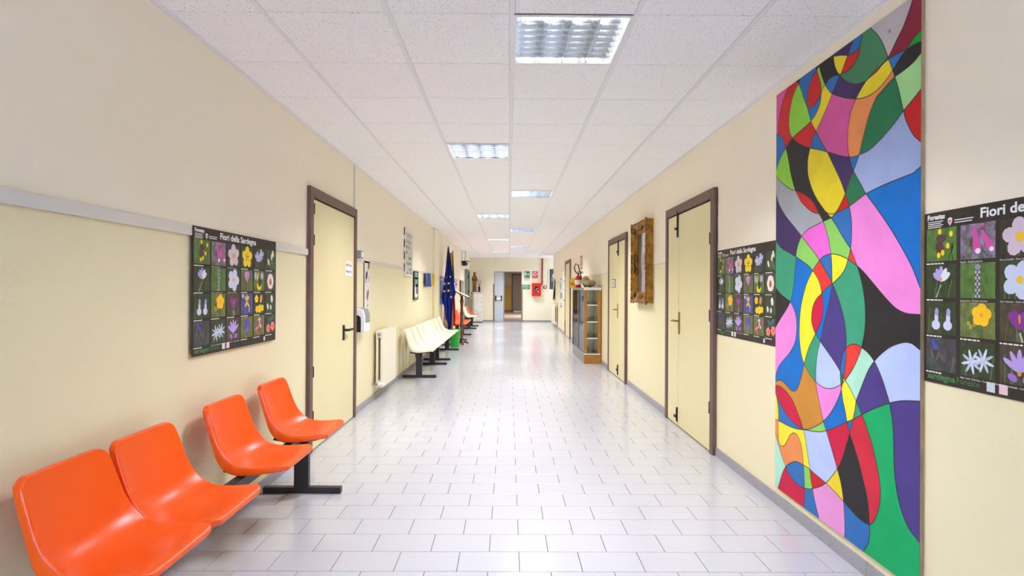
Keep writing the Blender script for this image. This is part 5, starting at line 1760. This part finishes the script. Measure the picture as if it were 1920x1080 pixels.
O = [(0, 0), (gw, 0), (gw, gh), (0, gh)]
bv = .135
I = [(bw, bv), (gw - bw, bv), (gw - bw, gh - bv), (bw, gh - bv)]
for i in range(4):
    j = (i + 1) % 4
    mitre(MB().m('gold'), O[i], O[j], I[i], I[j]).build('frame_member', gf, smooth=False)
orn = MB().m('gold_dark')
random.seed(2)


def blob(mb, x, y, z, r, sq=.6):
    pr = [(0.001, -r), (r * .7, -r * .7), (r, 0), (r * .7, r * .7), (.001, r)]
    n_ = 7
    vs_ = []
    for rr, h_ in pr:
        for k in range(n_):
            a_ = 2 * math.pi * k / n_
            vs_.append((x + rr * math.cos(a_), y + rr * math.sin(a_), z + h_ * sq))
    mb.add(vs_, [(q * n_ + k, q * n_ + (k + 1) % n_, (q + 1) * n_ + (k + 1) % n_, (q + 1) * n_ + k) for q in range(4) for k in range(n_)])


for i in range(4):
    j = (i + 1) % 4
    a_, b_ = Vector(O[i]), Vector(O[j]); d = b_ - a_; n_ = int(d.length / .028)
    inn = Vector((-d.y, d.x)).normalized()
    for k in range(n_ + 1):
        t = k / n_
        edge = min(t, 1 - t, abs(t - .5))
        r = .02 if edge < .09 else random.uniform(.011, .018)
        p = a_ + d * t + inn * (.018 if edge < .09 else .01)
        blob(orn, p.x, p.y, D + .006, r)
        if edge < .13:
            for _ in range(3):
                p = a_ + d * t + inn * random.uniform(.03, .1)
                blob(orn, p.x, p.y, D - .012, random.uniform(.012, .022))
        p = a_ + d * (.16 + .68 * t) + inn * (bw - .012)
        blob(orn, p.x, p.y, D - .052, .008)
oo = orn.build('carved_ornament', gf, smooth=True)
tag(oo, kind='stuff')
cv = MB().m(mat('canvas_ground', (172, 166, 160), .45, rgb2=(136, 132, 134), scale=5)).box(bw, gw - bw, bv, gh - bv, .004, .016).build('canvas', gf)
fgp = MB().m(mat('canvas_dark', (96, 84, 62), .5, rgb2=(70, 62, 48), scale=7)).poly([(bw, bv), (bw + .16, bv), (bw + .2, bv + .2), (bw + .15, gh * .5), (bw + .19, gh - bv), (bw, gh - bv)], .0166)
fgp.m(mat('canvas_light', (206, 202, 196), .5)).poly([(bw + .2, gh - bv), (gw - bw, gh - bv), (gw - bw, gh * .62), (bw + .25, gh * .6)], .0164)
fgp.m(mat('canvas_robe', (150, 142, 160), .5, rgb2=(182, 168, 172), scale=9)).poly([(bw + .2, bv), (gw - bw, bv), (gw - bw, gh * .42), (gw - bw - .08, gh * .62), (gw - bw - .16, gh * .66), (bw + .24, gh * .5)], .0168)
fgp.m(mat('canvas_skin', (206, 170, 142), .5)).ell(bw + .3, gh * .45, .03, .02, .0172, .4).ell(bw + .37, gh * .655, .03, .04, .0172)
fgp.m(mat('canvas_hair', (104, 84, 70), .5)).ell(bw + .37, gh * .69, .034, .03, .0171)
fgp.build('painted_scene', gf, fix=False)

# unseen lamp, added to brighten the room beyond the doorway
fr = empty('far_room_fill', Matrix.Translation((1.35, YB + 5.0, CH)), 'added round fill lamp, unseen, in the dim room beyond the doorway', 'ceiling lamp')
MB().m('white_metal').lathe([(.15, -.02), (.16, -.0005)], 20).build('base', fr)
MB().m(mat('opal', (255, 244, 226), .5, emit=1.0)).lathe([(.005, -.09), (.08, -.075), (.13, -.045), (.145, -.02)], 20).build('shade', fr, smooth=True)
fl_l = bpy.data.lights.new('far_fill_light', 'AREA'); fl_l.shape = 'DISK'; fl_l.size = .3; fl_l.energy = FAR_W; fl_l.color = (1, .93, .84)
fo = bpy.data.objects.new('far_fill_light', fl_l); COL.objects.link(fo); fo.parent = fr; fo.location = (0, 0, -.1)
